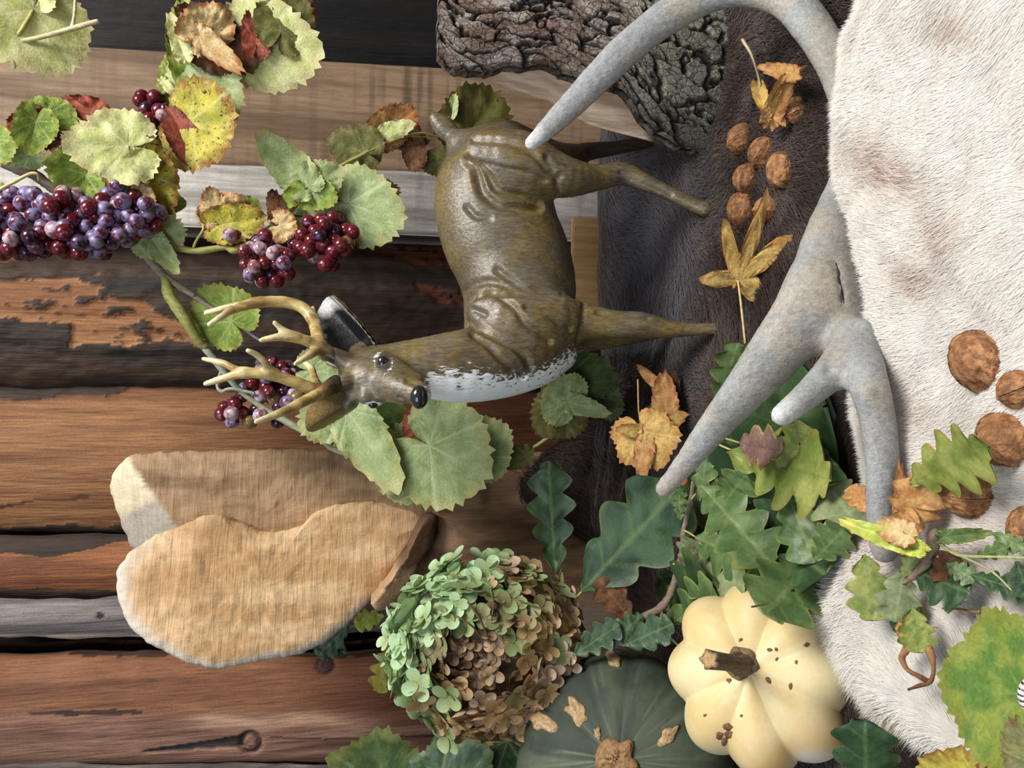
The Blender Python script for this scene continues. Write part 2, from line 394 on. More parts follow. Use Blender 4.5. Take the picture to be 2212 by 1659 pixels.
def gloss(name, col, rough=0.12, coat=0.6):
    m, t, b = newmat(name); n = noise(t, texco(t), 200); t.links.new(mix(t, n, col, tuple(v*1.3 for v in col)), b.inputs['Base Color'])
    b.inputs['Roughness'].default_value = rough; b.inputs['Coat Weight'].default_value = coat; return m
M_gloss = gloss('glossy_black', (0.012, 0.012, 0.014))
def grape_mat(name, skin, bloom, amt):
    m, t, b = newmat(name); oi = nd(t, 'ObjectInfo'); c = nd(t, 'TexCoord'); ad = nd(t, 'VectorMath', operation='ADD')
    sc2 = nd(t, 'VectorMath', operation='SCALE'); sc2.inputs['Scale'].default_value = 170.0; t.links.new(oi.outputs['Location'], sc2.inputs[0]); t.links.new(c.outputs['Object'], ad.inputs[0]); t.links.new(sc2.outputs[0], ad.inputs[1])
    n = noise(t, ad.outputs[0], 1.25, 3, 0.55); n2 = noise(t, ad.outputs[0], 14, 2)
    f = ramp(t, mix(t, 0.2, n, n2), [(0.60-amt*0.30, grey(0)), (0.74-amt*0.30, grey(0.85))])
    t.links.new(mix(t, f, skin, bloom), b.inputs['Base Color'])
    r = ramp(t, f, [(0, grey(0.14)), (1, grey(0.5))]); t.links.new(r, b.inputs['Roughness'])
    b.inputs['Subsurface Weight'].default_value = 0.15; b.inputs['Subsurface Radius'].default_value = (0.006, 0.002, 0.002); b.inputs['Subsurface Scale'].default_value = 0.5
    return m
G_MATS = [grape_mat('grape_red', tuple(s2l(92, 22, 30)), tuple(s2l(150, 120, 150)), 0.12),
          grape_mat('grape_bloom', tuple(s2l(88, 30, 44)), tuple(s2l(134, 132, 172)), 0.55),
          grape_mat('grape_pale', tuple(s2l(130, 70, 76)), tuple(s2l(190, 180, 190)), 0.55),
          grape_mat('grape_green', tuple(s2l(120, 96, 60)), tuple(s2l(160, 150, 110)), 0.2),
          grape_mat('grape_dark', tuple(s2l(48, 16, 30)), tuple(s2l(96, 86, 128)), 0.3)]
# ------------------------------------------------------------------ leaves
PROF = {
 'grape': [(0, 1.0), (14, 0.90), (30, 0.80), (44, 0.82), (58, 0.86), (75, 0.72), (92, 0.66), (112, 0.70), (130, 0.64), (150, 0.55), (166, 0.42), (176, 0.16), (180, 0.06)],
 'round': [(0, 1.0), (20, 0.94), (45, 0.86), (70, 0.80), (95, 0.74), (120, 0.68), (145, 0.58), (165, 0.44), (176, 0.2), (180, 0.08)],
 'star': [(0, 1.0), (9, 0.66), (22, 0.27), (33, 0.60), (45, 0.95), (55, 0.62), (70, 0.25), (85, 0.5), (100, 0.72), (112, 0.42), (135, 0.12), (180, 0.06)],
 'ovate': [(0, 1.0), (10, 0.90), (22, 0.72), (40, 0.52), (62, 0.40), (90, 0.33), (130, 0.24), (180, 0.10)],
}
LEAF_N = [0]
def leaf_geo(kind, B, T, wid=1.0, fold=0.0, cup=0.0, curl=0.0, roll=0.0, seed=0, teeth=0.075, wave=0.055, cols=None, edge=None, twist=0.0, bend=0.0, res=1):
    """a leaf blade from its junction B to its tip T; returns V, F, colours"""
    edge = (0.10 if kind == 'oak' else 0.25) if edge is None else edge
    rs = np.random.RandomState(seed+11); B, T = np.asarray(B, float), np.asarray(T, float); L = np.linalg.norm(T-B); u = (T-B)/L
    c = CAM-(B+T)/2; n = c-(c@u)*u; n /= np.linalg.norm(n)
    q = Quaternion(Vector(u), math.radians(roll)); n = np.array(q @ Vector(n)); v = np.cross(n, u)
    c1, c2, c3, cv = [np.asarray(k, float) for k in cols]
    if kind == 'oak':
        nt_, ns = int(54*res), 17; t = np.linspace(0, 1, nt_)[:, None]; s = np.linspace(-1, 1, ns)[None]
        env = np.clip(t, 0, 1)**0.75*np.clip(1-t, 0, 1)**0.42*1.55; nl = (4.0+rs.rand()*0.8)*(1 if wid < 1.3 else 0.8)
        ph = np.where(s < 0, rs.rand()*0.5, rs.rand()*0.5+0.15); lob = 0.5+0.5*np.cos(2*np.pi*(nl*t**0.92+ph)); lob = lob**0.5
        hw = 0.31*wid*env*((0.45+0.55*lob) if wid < 1.3 else (0.58+0.42*lob))*(1+0.10*(vnoise(np.stack([t*26+0*s, s*0+0*t+seed, t*0+0*s+1.5], -1))-0.5))+0.006
        b = s*hw; a = t+np.abs(s)*hw*0.22*(1-t)+0*s; a = a*0.98
        vein = np.exp(-(b/0.009)**2); sv = np.abs(((t-np.abs(b)*0.9/np.maximum(wid, 0.3))*nl+ph*1.0+0.5) % 1-0.5); vein = np.maximum(vein, 0.6*np.exp(-(sv/0.05)**2)*(np.abs(s) < 0.9))
        rim = np.abs(s)+0*t; F = gridf(nt_, ns)
        rho = np.sqrt((a-0.5)**2+b**2)
        quilt = np.cos(2*np.pi*(nl*t-np.abs(b)*4))*0.006*(1-np.abs(s))
    else:
        nr, na = int(12*res), int(80*res); pr = np.array(PROF[kind], float); th = np.linspace(-np.pi, np.pi, na); d = np.degrees(np.abs(th))
        lop = 1+0.10*(vnoise(np.stack([np.cos(th)*1.5+seed, np.sin(th)*1.5, th*0+seed*0.37], -1))-0.5)*2
        R = np.interp(d, pr[:, 0], pr[:, 1])*lop; nt2 = 46 if kind != 'star' else 60
        saw = np.abs(((th+np.pi)/(2*np.pi)*nt2+rs.rand()) % 1-0.5)*2; R = R*(1+teeth*(1-saw)*1.6-teeth*0.4)
        R = R*(1+(rs.rand(na)-0.5)*teeth*0.6)
        rr = np.linspace(0.0, 1, nr)[:, None]; a = rr*R*np.cos(th); b = rr*R*np.sin(th)*wid*(0.68 if kind == 'ovate' else 1)
        lobes = [0, 52, 104, 150] if kind != 'star' else [0, 45, 100]
        dv = np.min([np.abs(d-x) for x in lobes], 0); vein = np.exp(-((dv/57.3*rr)/0.016)**2)
        sec = np.abs((rr*7+dv/18.0) % 1-0.5); vein = np.maximum(vein, 0.4*np.exp(-((sec-0.0)/0.07)**2)*(dv < 26))
        rim = rr+0*th; F = gridf(nr, na, flip=True); rho = rr*R
        quilt = np.cos(2*np.pi*(rr*7+dv/18.0))*0.011*rr-0.012*vein*rr
    ab = np.abs(b)
    h = ab*math.tan(math.radians(min(fold, 80)))*1.0 if fold < 45 else ab*math.sin(math.radians(fold))
    if fold >= 45: b = b*math.cos(math.radians(fold))
    pn = np.stack([a*3+seed*1.7, b*3-seed*0.9, a*0+seed], -1)
    h = h+cup*((a-0.4)**2+b**2)+wave*(fbm(pn*1.6, 3)-0.5)*2*(0.3+rho)+quilt+twist*(a-0.3)*b
    h = h+wave*0.8*np.sin(np.arctan2(b, a+1e-6)*7+seed)*rim**3*0.6
    if curl:   # roll the far part over
        x0 = 0.45; k = np.maximum(a-x0, 0); ang = k*curl; a = np.where(a > x0, x0+np.sin(ang)/curl-h*np.sin(ang), a); h = np.where(k > 0, (1-np.cos(ang))/curl+h*np.cos(ang), h)
    if bend:   # roll the two sides over
        s_ = np.sign(b); k = np.abs(b); ang = k*bend; b = s_*np.sin(ang)/bend; h = h+(1-np.cos(ang))/bend
    V = B+L*(a[..., None]*u+b[..., None]*v+h[..., None]*n)
    nz = fbm(pn*2.2, 4, seed); col = mixc(c1, c2, sst(0.40, 0.64, nz))
    ed = sst(1-edge, 1.0, rim+0.5*(fbm(pn*4, 3, seed+5)-0.5)+0.0); col = mixc(col, c3, ed*0.9); col = mixc(col, cv, np.clip(vein, 0, 1)*(0.45 if kind == 'oak' else 0.85))
    return V.reshape(-1, 3), F, col.reshape(-1, 3)
def leaf(kind, b, t, y0, y1, cols, parent=None, name='leaf', mat=None, label=None, stalk=None, sr=1.6, scol=None, thick=0.0004, seed=None, hb=None, ht=None, **kw):
    """b, t: picture points of junction and tip; y0, y1: their distances"""
    LEAF_N[0] += 1; seed = LEAF_N[0] if seed is None else seed
    B = P(b[0], b[1], y0) if hb is None else hb; T = P(t[0], t[1], y1) if ht is None else ht
    V, F, C = leaf_geo(kind, B, T, seed=seed, cols=cols, **kw)
    # two skins, a paper's thickness apart
    N = normals(V, F); n = len(V)
    V2 = np.vstack([V+N*thick*0.5, V-N*thick*0.5]); F2 = np.vstack([F, F[:, ::-1]+n]); C2 = np.vstack([C, C*0.95])
    o = mesh(name, V2, F2, mat or M_leaf, parent, C2)
    if label and parent is not None: o['label'] = label
    if stalk is not None:
        pts = [B]+[P(*s) if len(s) == 3 and not isinstance(s, np.ndarray) else np.asarray(s) for s in stalk]; r = sr*mpp((y0+y1)/2)
        sc_ = scol if scol is not None else s2l(168, 160, 92)
        tube('stalk', pts, [r*0.8]+[r]*(len(pts)-1), M_cane, o if parent is not None else o, np.asarray(sc_), n=7, seg=8*len(pts))
    return o
# ------------------------------------------------------------------ ground levels
def zb(X, y):
    n = fbm(np.stack([X*9, y*9, 0*X+3.3], -1), 3, 4)-0.5
    return (0.012+0.030*sst(0.98, 1.10, y)+0.022*n+0.006*np.sin(X*14+y*9)*sst(0.5, 0.8, y)
            + 0.150*np.exp(-((X+0.14)/0.085)**2-((y-1.04)/0.055)**2))
def zw(X, y):
    n = fbm(np.stack([X*11, y*11, 0*X+8.3], -1), 3, 9)-0.5
    return 0.012+0.022*(fbm(np.stack([X*9, y*9, 0*X+3.3], -1), 3, 4)-0.5)+0.034+0.020*n-0.008*np.exp(-((X+0.03)/0.09)**2-((y-0.43)/0.07)**2)
# ------------------------------------------------------------------ the setting
def box_geo(lo, hi):
    lo, hi = np.array(lo, float), np.array(hi, float)
    V = np.array([[x, y, z] for x in (0, 1) for y in (0, 1) for z in (0, 1)])*(hi-lo)+lo
    return V, np.array([[0, 1, 3, 2], [4, 6, 7, 5], [0, 4, 5, 1], [2, 3, 7, 6], [0, 2, 6, 4], [1, 5, 7, 3]])
V, F = box_geo((-1.6, -0.6, -0.08), (1.6, 1.62, -0.018)); tag(mesh('floor', V, F, M_post, None, s2l(70, 52, 38), smooth=False), kind='structure')
V, F = box_geo((-1.6, 1.42, -0.06), (1.6, 1.50, 1.9)); wall = tag(mesh('wall_back', V, F, M_wall, None, s2l(30, 24, 22), smooth=False), kind='structure')
ZT, ZB = 1.02, -0.02
def slab(t0, t1, b0, b1, y, bulge, colf, seed, rough=0.006, nx=64, nz=300, thick=0.05, edge=0.006):
    """one sawn slab of the wall; t, b: picture rows of its two edges at columns 0 and 1000"""
    A0, A1, B0, B1 = P(0, t0, y), P(1000, t1, y), P(0, b0, y), P(1000, b1, y)
    z = np.linspace(ZB, ZT, nz)
    Xa = A1[0]+(A0[0]-A1[0])*(z-A1[2])/(A0[2]-A1[2]); Xb = B1[0]+(B0[0]-B1[0])*(z-B1[2])/(B0[2]-B1[2])
    e1 = edge*(fbm(np.stack([z*14, z*0+seed, z*0], -1), 3)-0.5)*2; e2 = edge*(fbm(np.stack([z*14, z*0+seed+9, z*0], -1), 3)-0.5)*2
    s = np.linspace(0, 1, nx); X = (Xa+e1)[:, None]*(1-s)+(Xb+e2)[:, None]*s; Z = z[:, None]+0*X
    q = np.stack([X*22, Z*3.2, 0*X+seed*3.1], -1)
    Y = y-bulge*np.sqrt(np.maximum(1-(2*s-1)**2, 0))[None]+rough*(fbm(q*1.5, 4, seed)-0.5)*2
    G = np.stack([X, Y, Z], -1); px, py, _ = proj(G)
    col, dY = colf(px, py, X, Z, q, seed); G[..., 1] += dY
    bk = G.copy(); bk[..., 1] = y+thick; V, F = solid(G, bk)
    return mesh('wall_slab', V, F, M_wall, wall, np.vstack([col.reshape(-1, 3), col.reshape(-1, 3)*0.6]))
def warp(px, py, X, Z, a=16, s=0):
    p = np.stack([X*60, Z*26, 0*X+s], -1); return px+a*2.2*(fbm(p, 4, s)-0.5)*2, py+a*(fbm(p+31, 4, s+3)-0.5)*2
def grain(c1, c2, q, seed, k=1.0):
    return mixc(c1, c2, sst(0.35, 0.65, fbm(q*np.array([3.2, 1.0, 1]), 5, seed)*k))
def knot(col, dY, px, py, cx, cy, r, c, depth=0.004):
    d = np.hypot(px-cx, py-cy); f = sst(r*1.25, r*0.85, d); rg = 0.5+0.5*np.cos(d/r*14)
    col = mixc(col, mixc(c, np.asarray(c)*0.5, rg), f); col = mixc(col, (0.012, 0.010, 0.009), np.exp(-((d-r*1.1)/(r*0.2))**2)*0.8)
    return col, dY+depth*np.exp(-((d-r*1.1)/(r*0.25))**2)
ORANGE, ORANGE2, BARK, BARK2, RED = s2l(166, 118, 76), s2l(140, 92, 58), s2l(42, 33, 27), s2l(66, 49, 38), s2l(112, 62, 42)
def col_A(px, py, X, Z, q, sd):
    c = grain(BARK, BARK2, q, sd); dY = -0.007*fbm(np.stack([X*90, Z*45, X*0], -1), 4, 3)
    wx, wy = warp(px, py, X, Z, 18, 2)
    m = inpoly(wx, wy, [(-200, 596), (100, 605), (170, 598), (236, 608), (250, 634), (300, 648), (350, 676), (430, 708), (446, 740), (340, 734), (225, 742), (150, 752), (132, 704), (40, 692), (-200, 690)])
    m |= inpoly(wx, wy, [(-200, 540), (60, 545), (180, 560), (230, 590), (100, 596), (-200, 580)]) & (fbm(np.stack([X*70, Z*20, X*0], -1), 3, 5) > 0.56)
    m |= inpoly(wx, wy, [(780, 540), (900, 532), (1000, 545), (1010, 575), (860, 568)]) | inpoly(wx, wy, [(900, 610), (1000, 630), (1010, 665), (930, 650)])
    sp = fbm(np.stack([X*120, Z*60, X*0+4], -1), 3, 6) > 0.63
    o = grain(ORANGE*0.85, ORANGE2*0.8, q, sd+2); f = (m & ~sp)*1.0
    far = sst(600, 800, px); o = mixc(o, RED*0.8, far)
    return mixc(c, o, f), np.where(f > 0.5, 0.0, dY)
def col_B(px, py, X, Z, q, sd):
    wx, wy = warp(px, py, X, Z, 12, 5); c = grain(s2l(146, 103, 67), s2l(112, 73, 46), q, sd)
    c = mixc(c, s2l(96, 58, 40), sst(280, 800, px)*0.75)  # redder lower part, with the shade there also painted into the colour
    top = inpoly(wx, wy, [(-200, 700), (-200, 862), (160, 858), (250, 850), (285, 834), (300, 818), (430, 815), (520, 806), (700, 790), (1100, 790), (1100, 600), (-200, 600)])
    low = wy > np.interp(px, [0, 150, 300, 1000], [1140, 1136, 1128, 1125])
    thin = np.abs(wy-np.interp(px, [0, 90, 190], [1098, 1082, 1074])) < 4
    f = (top | low)*1.0; dk = grain(BARK*0.8, BARK2*0.8, q, sd)
    c = mixc(c, s2l(60, 34, 26), (thin & (px < 190))*0.8)
    return mixc(c, dk, f), -0.005*f*fbm(np.stack([X*90, Z*45, X*0], -1), 3, 3)
def col_C(px, py, X, Z, q, sd):
    wx, wy = warp(px, py, X, Z, 12, 7); c = grain(s2l(148, 94, 58), s2l(116, 70, 44), q, sd)
    f = (wy < np.interp(px, [0, 120, 260, 400], [1196, 1205, 1168, 1160]))*1.0
    c = mixc(c, grain(BARK, BARK2*0.8, q, sd), f); return mixc(c, s2l(58, 52, 50), (wy > 1274)*0.8), 0*X
def col_G(px, py, X, Z, q, sd):
    c = grain(s2l(138, 128, 124), s2l(92, 84, 84), q, sd, 1.0); c = mixc(c, s2l(70, 66, 68), sst(1338, 1366, py)*0.8)
    c = mixc(c, s2l(150, 138, 126), sst(1366, 1376, py)); return knot(c, 0*X, px, py, 216, 1330, 6, s2l(70, 52, 46), 0.002)
def col_D(px, py, X, Z, q, sd):
    wx, wy = warp(px, py, X, Z, 10, 11); c = grain(s2l(138, 92, 64), s2l(108, 68, 48), q, sd)
    lower = sst(1520, 1575, wy); c = mixc(c, grain(s2l(156, 118, 100), s2l(112, 78, 64), q*np.array([1, 1.6, 1]), sd+4), lower)
    c = mixc(c, s2l(206, 168, 136), np.exp(-((py-np.interp(px, [420, 540, 640, 760], [1552, 1566, 1552, 1560]))/16)**2)*sst(380, 470, px)*sst(860, 700, px)*0.6)
    c = mixc(c, s2l(46, 34, 38), ((np.abs(wy-np.interp(px, [60, 200, 320], [1545, 1539, 1538])) < np.interp(px, [60, 150, 290, 322], [1, 6, 6, 0])) & (px > 60) & (px < 322))*0.85)
    sl = np.abs(py-np.interp(px, [300, 420, 530], [1625, 1613, 1602])) < np.interp(px, [300, 330, 480, 530], [1, 3, 10, 15])
    f = (sl & (px > 300) & (px < 532))*1.0; c = mixc(c, s2l(70, 62, 60), f); c = mixc(c, BARK*0.7, (wy < 1418)*0.8)
    crack = np.abs(py-np.interp(px, [580, 700, 900, 1000], [1592, 1597, 1590, 1588])) < 1.6; c = mixc(c, (0.02, 0.015, 0.012), (crack & (px > 580))*0.8)
    c, dY = knot(c, 0.006*f, px, py, 541, 1604, 19, s2l(150, 112, 92), 0.006); c, dY = knot(c, dY, px, py, 702, 1437, 17, s2l(84, 56, 44), 0.003)
    return c, dY
def col_E(px, py, X, Z, q, sd): return grain(s2l(146, 138, 132), s2l(86, 78, 74), q, sd), 0*X
def col_dark(px, py, X, Z, q, sd): return grain(s2l(34, 28, 26), s2l(14, 14, 16), q, sd)*(1-0.6*sst(300, 560, px))[..., None], 0*X  # darkness of the void put into the colour, browner wood higher up
slab(500, 512, 836, 846, 1.27, 0.050, col_A, 1, 0.006, 72, 270)
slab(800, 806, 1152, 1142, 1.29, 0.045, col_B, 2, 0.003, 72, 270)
slab(1158, 1150, 1292, 1286, 1.27, 0.020, col_C, 3, 0.003)
slab(1290, 1286, 1379, 1366, 1.24, 0.008, col_G, 4, 0.003)
slab(1408, 1402, 1654, 1640, 1.27, 0.040, col_D, 5, 0.003, 72, 270)
slab(1652, 1642, 1850, 1830, 1.25, 0.040, col_E, 6, 0.004)
slab(-260, -250, 160, 175, 1.40, 0.030, col_dark, 7, 0.004)  # near-black sheet in place of the dark gap
slab(455, 468, 500, 508, 1.33, 0.010, col_dark, 8, 0.003)
# timber post and pale plank beside it
def board(name, t0, t1, b0, b1, y, thick, c1, c2, seed, z0=0.0, z1=ZT, y2=None, kerf=0.5, parent=None, waney=0.0):
    A0, A1, B0, B1 = P(0, t0, y), P(1000, t1, y), P(0, b0, y), P(1000, b1, y); nz, nx = 260, 44; z = np.linspace(z0, z1, nz)
    Xa = A1[0]+(A0[0]-A1[0])*(z-A1[2])/(A0[2]-A1[2]); Xb = B1[0]+(B0[0]-B1[0])*(z-B1[2])/(B0[2]-B1[2])
    s = np.linspace(0, 1, nx); X = Xa[:, None]*(1-s)+Xb[:, None]*s; Z = z[:, None]+0*X
    q = np.stack([X*20, Z*3.0, 0*X+seed], -1); Y = y+(0 if y2 is None else (y2-y))*s[None]+0.002*(fbm(q*2, 4, seed)-0.5)
    rim = np.minimum(s, 1-s)*(abs(Xa[0]-Xb[0])); Y = Y+0.004*np.exp(-(rim/0.003)**2)[None]
    col = grain(c1, c2, q, seed); bands = vnoise(np.stack([Z*160, X*9, X*0+seed], -1)); big = sst(0.5, 0.75, fbm(np.stack([X*9, Z*7, X*0+seed], -1), 3))
    col = mixc(col, np.asarray(c2)*0.55, sst(0.55, 0.8, bands)*kerf*(0.25+0.75*big))
    rings = 0.5+0.5*np.sin(X*300+5*fbm(np.stack([X*14, Z*2.6, X*0], -1), 3, seed)*9); col = mixc(col, np.asarray(c2)*0.8, rings*0.22)
    G = np.stack([X, Y, Z], -1); bk = G.copy(); bk[..., 1] = max(y, y2 or y)+thick; V, F = solid(G, bk)
    return mesh(name, V, F, M_post, parent, np.vstack([col.reshape(-1, 3)]*2))
o = board('timber_post', 88, 148, 342, 378, 1.19, 0.09, s2l(140, 116, 92), s2l(106, 84, 64), 21, kerf=0.85); tag(o, 'broad brown rough-sawn timber post standing behind the bark log and deer rump', 'post')
o = board('pale_plank', 338, 372, 474, 512, 1.165, 0.10, s2l(200, 196, 188), s2l(158, 152, 146), 22, kerf=0.45); tag(o, 'pale grey-white planed plank standing upright along the brown timber post', 'plank')
V, F = box_geo(P(1296, 700, 1.155)*np.array([1, 0, 1])+np.array([0, 1.150, 0]), P(1236, 470, 1.155)*np.array([1, 0, 1])+np.array([0, 1.162, 0]))
bm = bmesh.new(); bvs = [bm.verts.new(v) for v in V]; [bm.faces.new([bvs[i] for i in f]) for f in F]; bmesh.ops.recalc_face_normals(bm, faces=bm.faces)
bmesh.ops.bevel(bm, geom=list(bm.edges), offset=0.002, segments=2, affect='EDGES'); me = bpy.data.meshes.new('trim_1'); bm.to_mesh(me); bm.free()
a = me.color_attributes.new('Col', 'FLOAT_COLOR', 'POINT'); a.data.foreach_set('color', np.tile(np.r_[s2l(176, 140, 98), 1].astype(np.float32), len(me.vertices))); me.materials.append(M_post)
tag(link('trim_1', me), kind='structure')
# ------------------------------------------------------------------ bark log
def build_log():
    root = thing('bark_log', P(1540, 150, 0.80)*np.array([1, 1, 0])+np.array([0, 0, 0.0]), 'split log with thick cracked grey bark standing on the fur behind the grey antler', 'log')
    nt_, ns = 300, 240; t = np.linspace(0, 1, nt_)[:, None]; s = np.linspace(0, 1, ns)[None]; yc = 0.80
    L = lambda x: np.interp(x, [936, 985, 1100, 1180, 1270, 1330, 1400, 1530, 1600], [122, 164, 170, 190, 238, 250, 298, 342, 352])   # lower outline of the bark
    px0 = 938+12*fbm(np.stack([s*9, s*0, s*0], -1), 3)+ (1-s)*30*0; px1 = 1556+(1-s)*50+10*(fbm(np.stack([s*12, s*0+3, s*0], -1), 3)-0.5)
    px = px0*(1-t)+px1*t; lo = L(px)-50*np.exp(-((px-1230)/150)**2)-30*np.exp(-((px-1345)/50)**2); lo = lo+7*(fbm(np.stack([px/34, px*0, px*0], -1), 3)-0.5)*2
    py = -190+(lo+190)*s; G = P(px, py, yc); X = G[..., 0]; Xc = float(P(1250, 10, yc)[0]); Rr = 0.20
    G[..., 1] = yc+0.055-Rr*(np.sqrt(np.maximum(1-np.clip((X-Xc)/Rr, -0.97, 0.97)**2, 0))-0.75)
    # keep the outline where it is from here: slide along the sight lines
    G = P(px, py, G[..., 1]); q = np.stack([t*11+0*s+s*2.0, s*10+0*t-t*4, 0*t+0*s], -1); wq = q+0.30*(fbm(q*2, 3, 3)[..., None]-0.5)*2
    f1, f2, cid = worley(wq*np.array([0.42, 1.05, 1]), 5); g1, g2, _ = worley(wq*np.array([2.3, 1.7, 1])+5, 8)
    crack = sst(0.0, 0.11, f2-f1); fine = sst(0.0, 0.04, g2-g1)
    hgt = 0.0075*crack+0.0011*fine*crack+0.003*(fbm(q*np.array([3, 7, 1]), 5, 7))+0.004*cid; hgt *= sst(0, 0.02, 1-s)*0.5+0.5
    G[..., 1] -= hgt
    n = fbm(q*1.2, 4, 2); col = mixc(s2l(172, 160, 150), s2l(138, 116, 104), sst(0.4, 0.62, n)); col = mixc(col, s2l(138, 136, 122), sst(0.55, 0.8, t+0.3*(n-0.5)))
    col = mixc(s2l(46, 40, 37), col, np.clip(crack*0.75+0.1, 0, 1)*(0.55+0.45*fine)); col = col*(0.82+0.36*cid[..., None])
    bk = G.copy(); bk[..., 1] += 0.016; V, F = solid(G, bk); mesh('bark', V, F, M_bark, root, np.vstack([col.reshape(-1, 3), col.reshape(-1, 3)*0.5]))
    # wood inside
    L2 = lambda x: np.interp(x, [936, 985, 1050, 1180, 1270, 1330, 1400, 1460, 1530, 1600], [118, 164, 176, 216, 268, 286, 304, 322, 338, 345])
    nt2, ns2 = 160, 60; t = np.linspace(0, 1, nt2)[:, None]; s = np.linspace(0, 1, ns2)[None]; px = 950+(1552-950)*t+0*s; py = -180+(L2(px)+180)*s
    X = P(px, py, yc)[..., 0]; Y = yc+0.068-Rr*(np.sqrt(np.maximum(1-np.clip((X-Xc)/Rr, -0.97, 0.97)**2, 0))-0.75); G = P(px, py, Y)
    q = np.stack([t*5+0*s, s*30+0*t, 0*t*s], -1); G[..., 1] += 0.004*(fbm(q, 4, 6)-0.5)
    col = mixc(s2l(232, 208, 182), s2l(204, 174, 146), sst(0.35, 0.65, fbm(q*1.4, 4, 8))); col = mixc(col, s2l(92, 78, 70), sst(1385, 1412, px+14*(fbm(q*3, 3)-0.5)))
    bk = P(px, np.minimum(py, 330), np.maximum(Y, 0.86)+0.06); V, F = solid(G, bk); mesh('split_face', V, F, M_split, root, np.vstack([col.reshape(-1, 3)]*2))['label'] = 'pale bare split wood under the bark'
build_log()
# ------------------------------------------------------------------ wood carving: two upright slabs on a block
def resamp(pts, n, closed=True, wob=0, seed=0):
    p = np.array(pts+[pts[0]] if closed else pts, float); d = np.r_[0, np.cumsum(np.hypot(*np.diff(p, axis=0).T))]; u = np.linspace(0, d[-1], n, endpoint=not closed)
    q = np.stack([np.interp(u, d, p[:, 0]), np.interp(u, d, p[:, 1])], -1)
    if closed: # soften the corners a little
        for _ in range(2): q = 0.5*q+0.25*(np.roll(q, 1, 0)+np.roll(q, -1, 0))
    if wob: q += wob*(np.stack([vnoise(np.stack([u*0.08, u*0+seed, u*0], -1)), vnoise(np.stack([u*0.08, u*0+seed+5, u*0], -1))], -1)-0.5)*2
    return q
def plate(name, outline, ctr, yf, thick, colf, mat, parent, n=240, nr=34, seed=0, shrink=0.92, rnd=0.007, relief=0.0024):
    q = resamp(outline, n, wob=2.5, seed=seed); r = np.linspace(0.03, 1, nr); c = np.array(ctr, float)
    g = c+(q-c)[None]*r[:, None, None]; px, py = g[..., 0], g[..., 1]
    Y = yf(px, py)+rnd*(r**14)[:, None]; nz = fbm(np.stack([px/28, py/28, px*0+seed], -1), 4, seed)-0.5; Y = Y+relief*nz*2*sst(0.03, 0.2, r)[:, None]
    G = P(px, py, Y); col = colf(px, py, r[:, None]+0*px); rows = [G]; cols = [col]; bd = G[-1]; ce = bd.mean(0)
    for k in (0.08, 0.3, 0.65, 0.92, 1.0):
        sh = 1-(1-shrink)*k; rw = ce+(bd-ce)*sh; rw = rw+np.array([0, 1, 0])*(thick*k)+0.0015*(vnoise(rw*120)[:, None]-0.5)
        rows.append(rw[None]); cols.append(col[-1:]*0.9)
    cb = rows[-1][0]; m = cb.mean(0); rows += [(m+(cb-m)*0.5)[None], (m+(cb-m)*0.05)[None]]; cols += [col[-1:]*0.8]*2
    A = np.concatenate(rows); C = np.concatenate(cols); k = np.arange(n); F = gridf(len(A), n, wb=True, flip=True)
    return mesh(name, A.reshape(-1, 3), [F, k[None, ::-1].copy(), (k+(len(A)-1)*n)[None, ::1].copy()], mat, parent, C.reshape(-1, 3))
carv = thing('wood_carving', (-0.22, 1.08, 0.0), 'chainsaw-carved pale wood sculpture of two upright slabs on a block', 'sculpture')
FR = [(250, 1265), (254, 1225), (285, 1188), (330, 1158), (380, 1138), (430, 1118), (460, 1112), (490, 1117), (530, 1136), (560, 1148), (585, 1152), (620, 1146), (655, 1134), (680, 1106), (720, 1091), (800, 1083), (860, 1088), (927, 1098), (915, 1132), (880, 1182), (850, 1228), (800, 1298), (750, 1350), (700, 1390), (640, 1415), (560, 1430), (470, 1445), (400, 1430), (330, 1395), (290, 1365), (262, 1320)]
def cF(px, py, r):
    q = np.stack([px/160, py/40, px*0], -1); c = mixc(s2l(226, 190, 146), s2l(200, 160, 114), sst(0.35, 0.65, fbm(q, 4, 31)))
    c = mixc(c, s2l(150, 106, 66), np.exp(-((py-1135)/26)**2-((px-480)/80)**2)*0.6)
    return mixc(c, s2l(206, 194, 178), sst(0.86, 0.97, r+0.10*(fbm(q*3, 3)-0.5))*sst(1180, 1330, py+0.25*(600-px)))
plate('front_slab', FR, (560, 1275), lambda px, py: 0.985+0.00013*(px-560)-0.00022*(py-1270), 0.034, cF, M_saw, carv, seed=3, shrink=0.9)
BK = [(238, 1050), (243, 1022), (256, 1003), (275, 985), (330, 977), (420, 975), (560, 970), (700, 974), (780, 988), (830, 1010), (880, 1040), (930, 1066), (985, 1080), (990, 1180), (900, 1260), (700, 1290), (450, 1270), (300, 1190), (284, 1184), (262, 1130), (245, 1085)]
def bevel_cut(px, py): # distance past the cut line from (272, 985) to (385, 1150)
    return ((px-272)*(1150-985)-(py-985)*(385-272))/math.hypot(113, 165)
def cB(px, py, r):
    q = np.stack([px/160, py/40, px*0+5], -1); c = mixc(s2l(168, 138, 106), s2l(136, 108, 80), sst(0.35, 0.65, fbm(q, 4, 33)))
    f = sst(6, -3, bevel_cut(px, py)+10*(fbm(q*4, 3)-0.5)); return mixc(c, mixc(s2l(226, 210, 176), s2l(178, 168, 152), sst(1085, 1110, py+0.6*(px-300))), f)
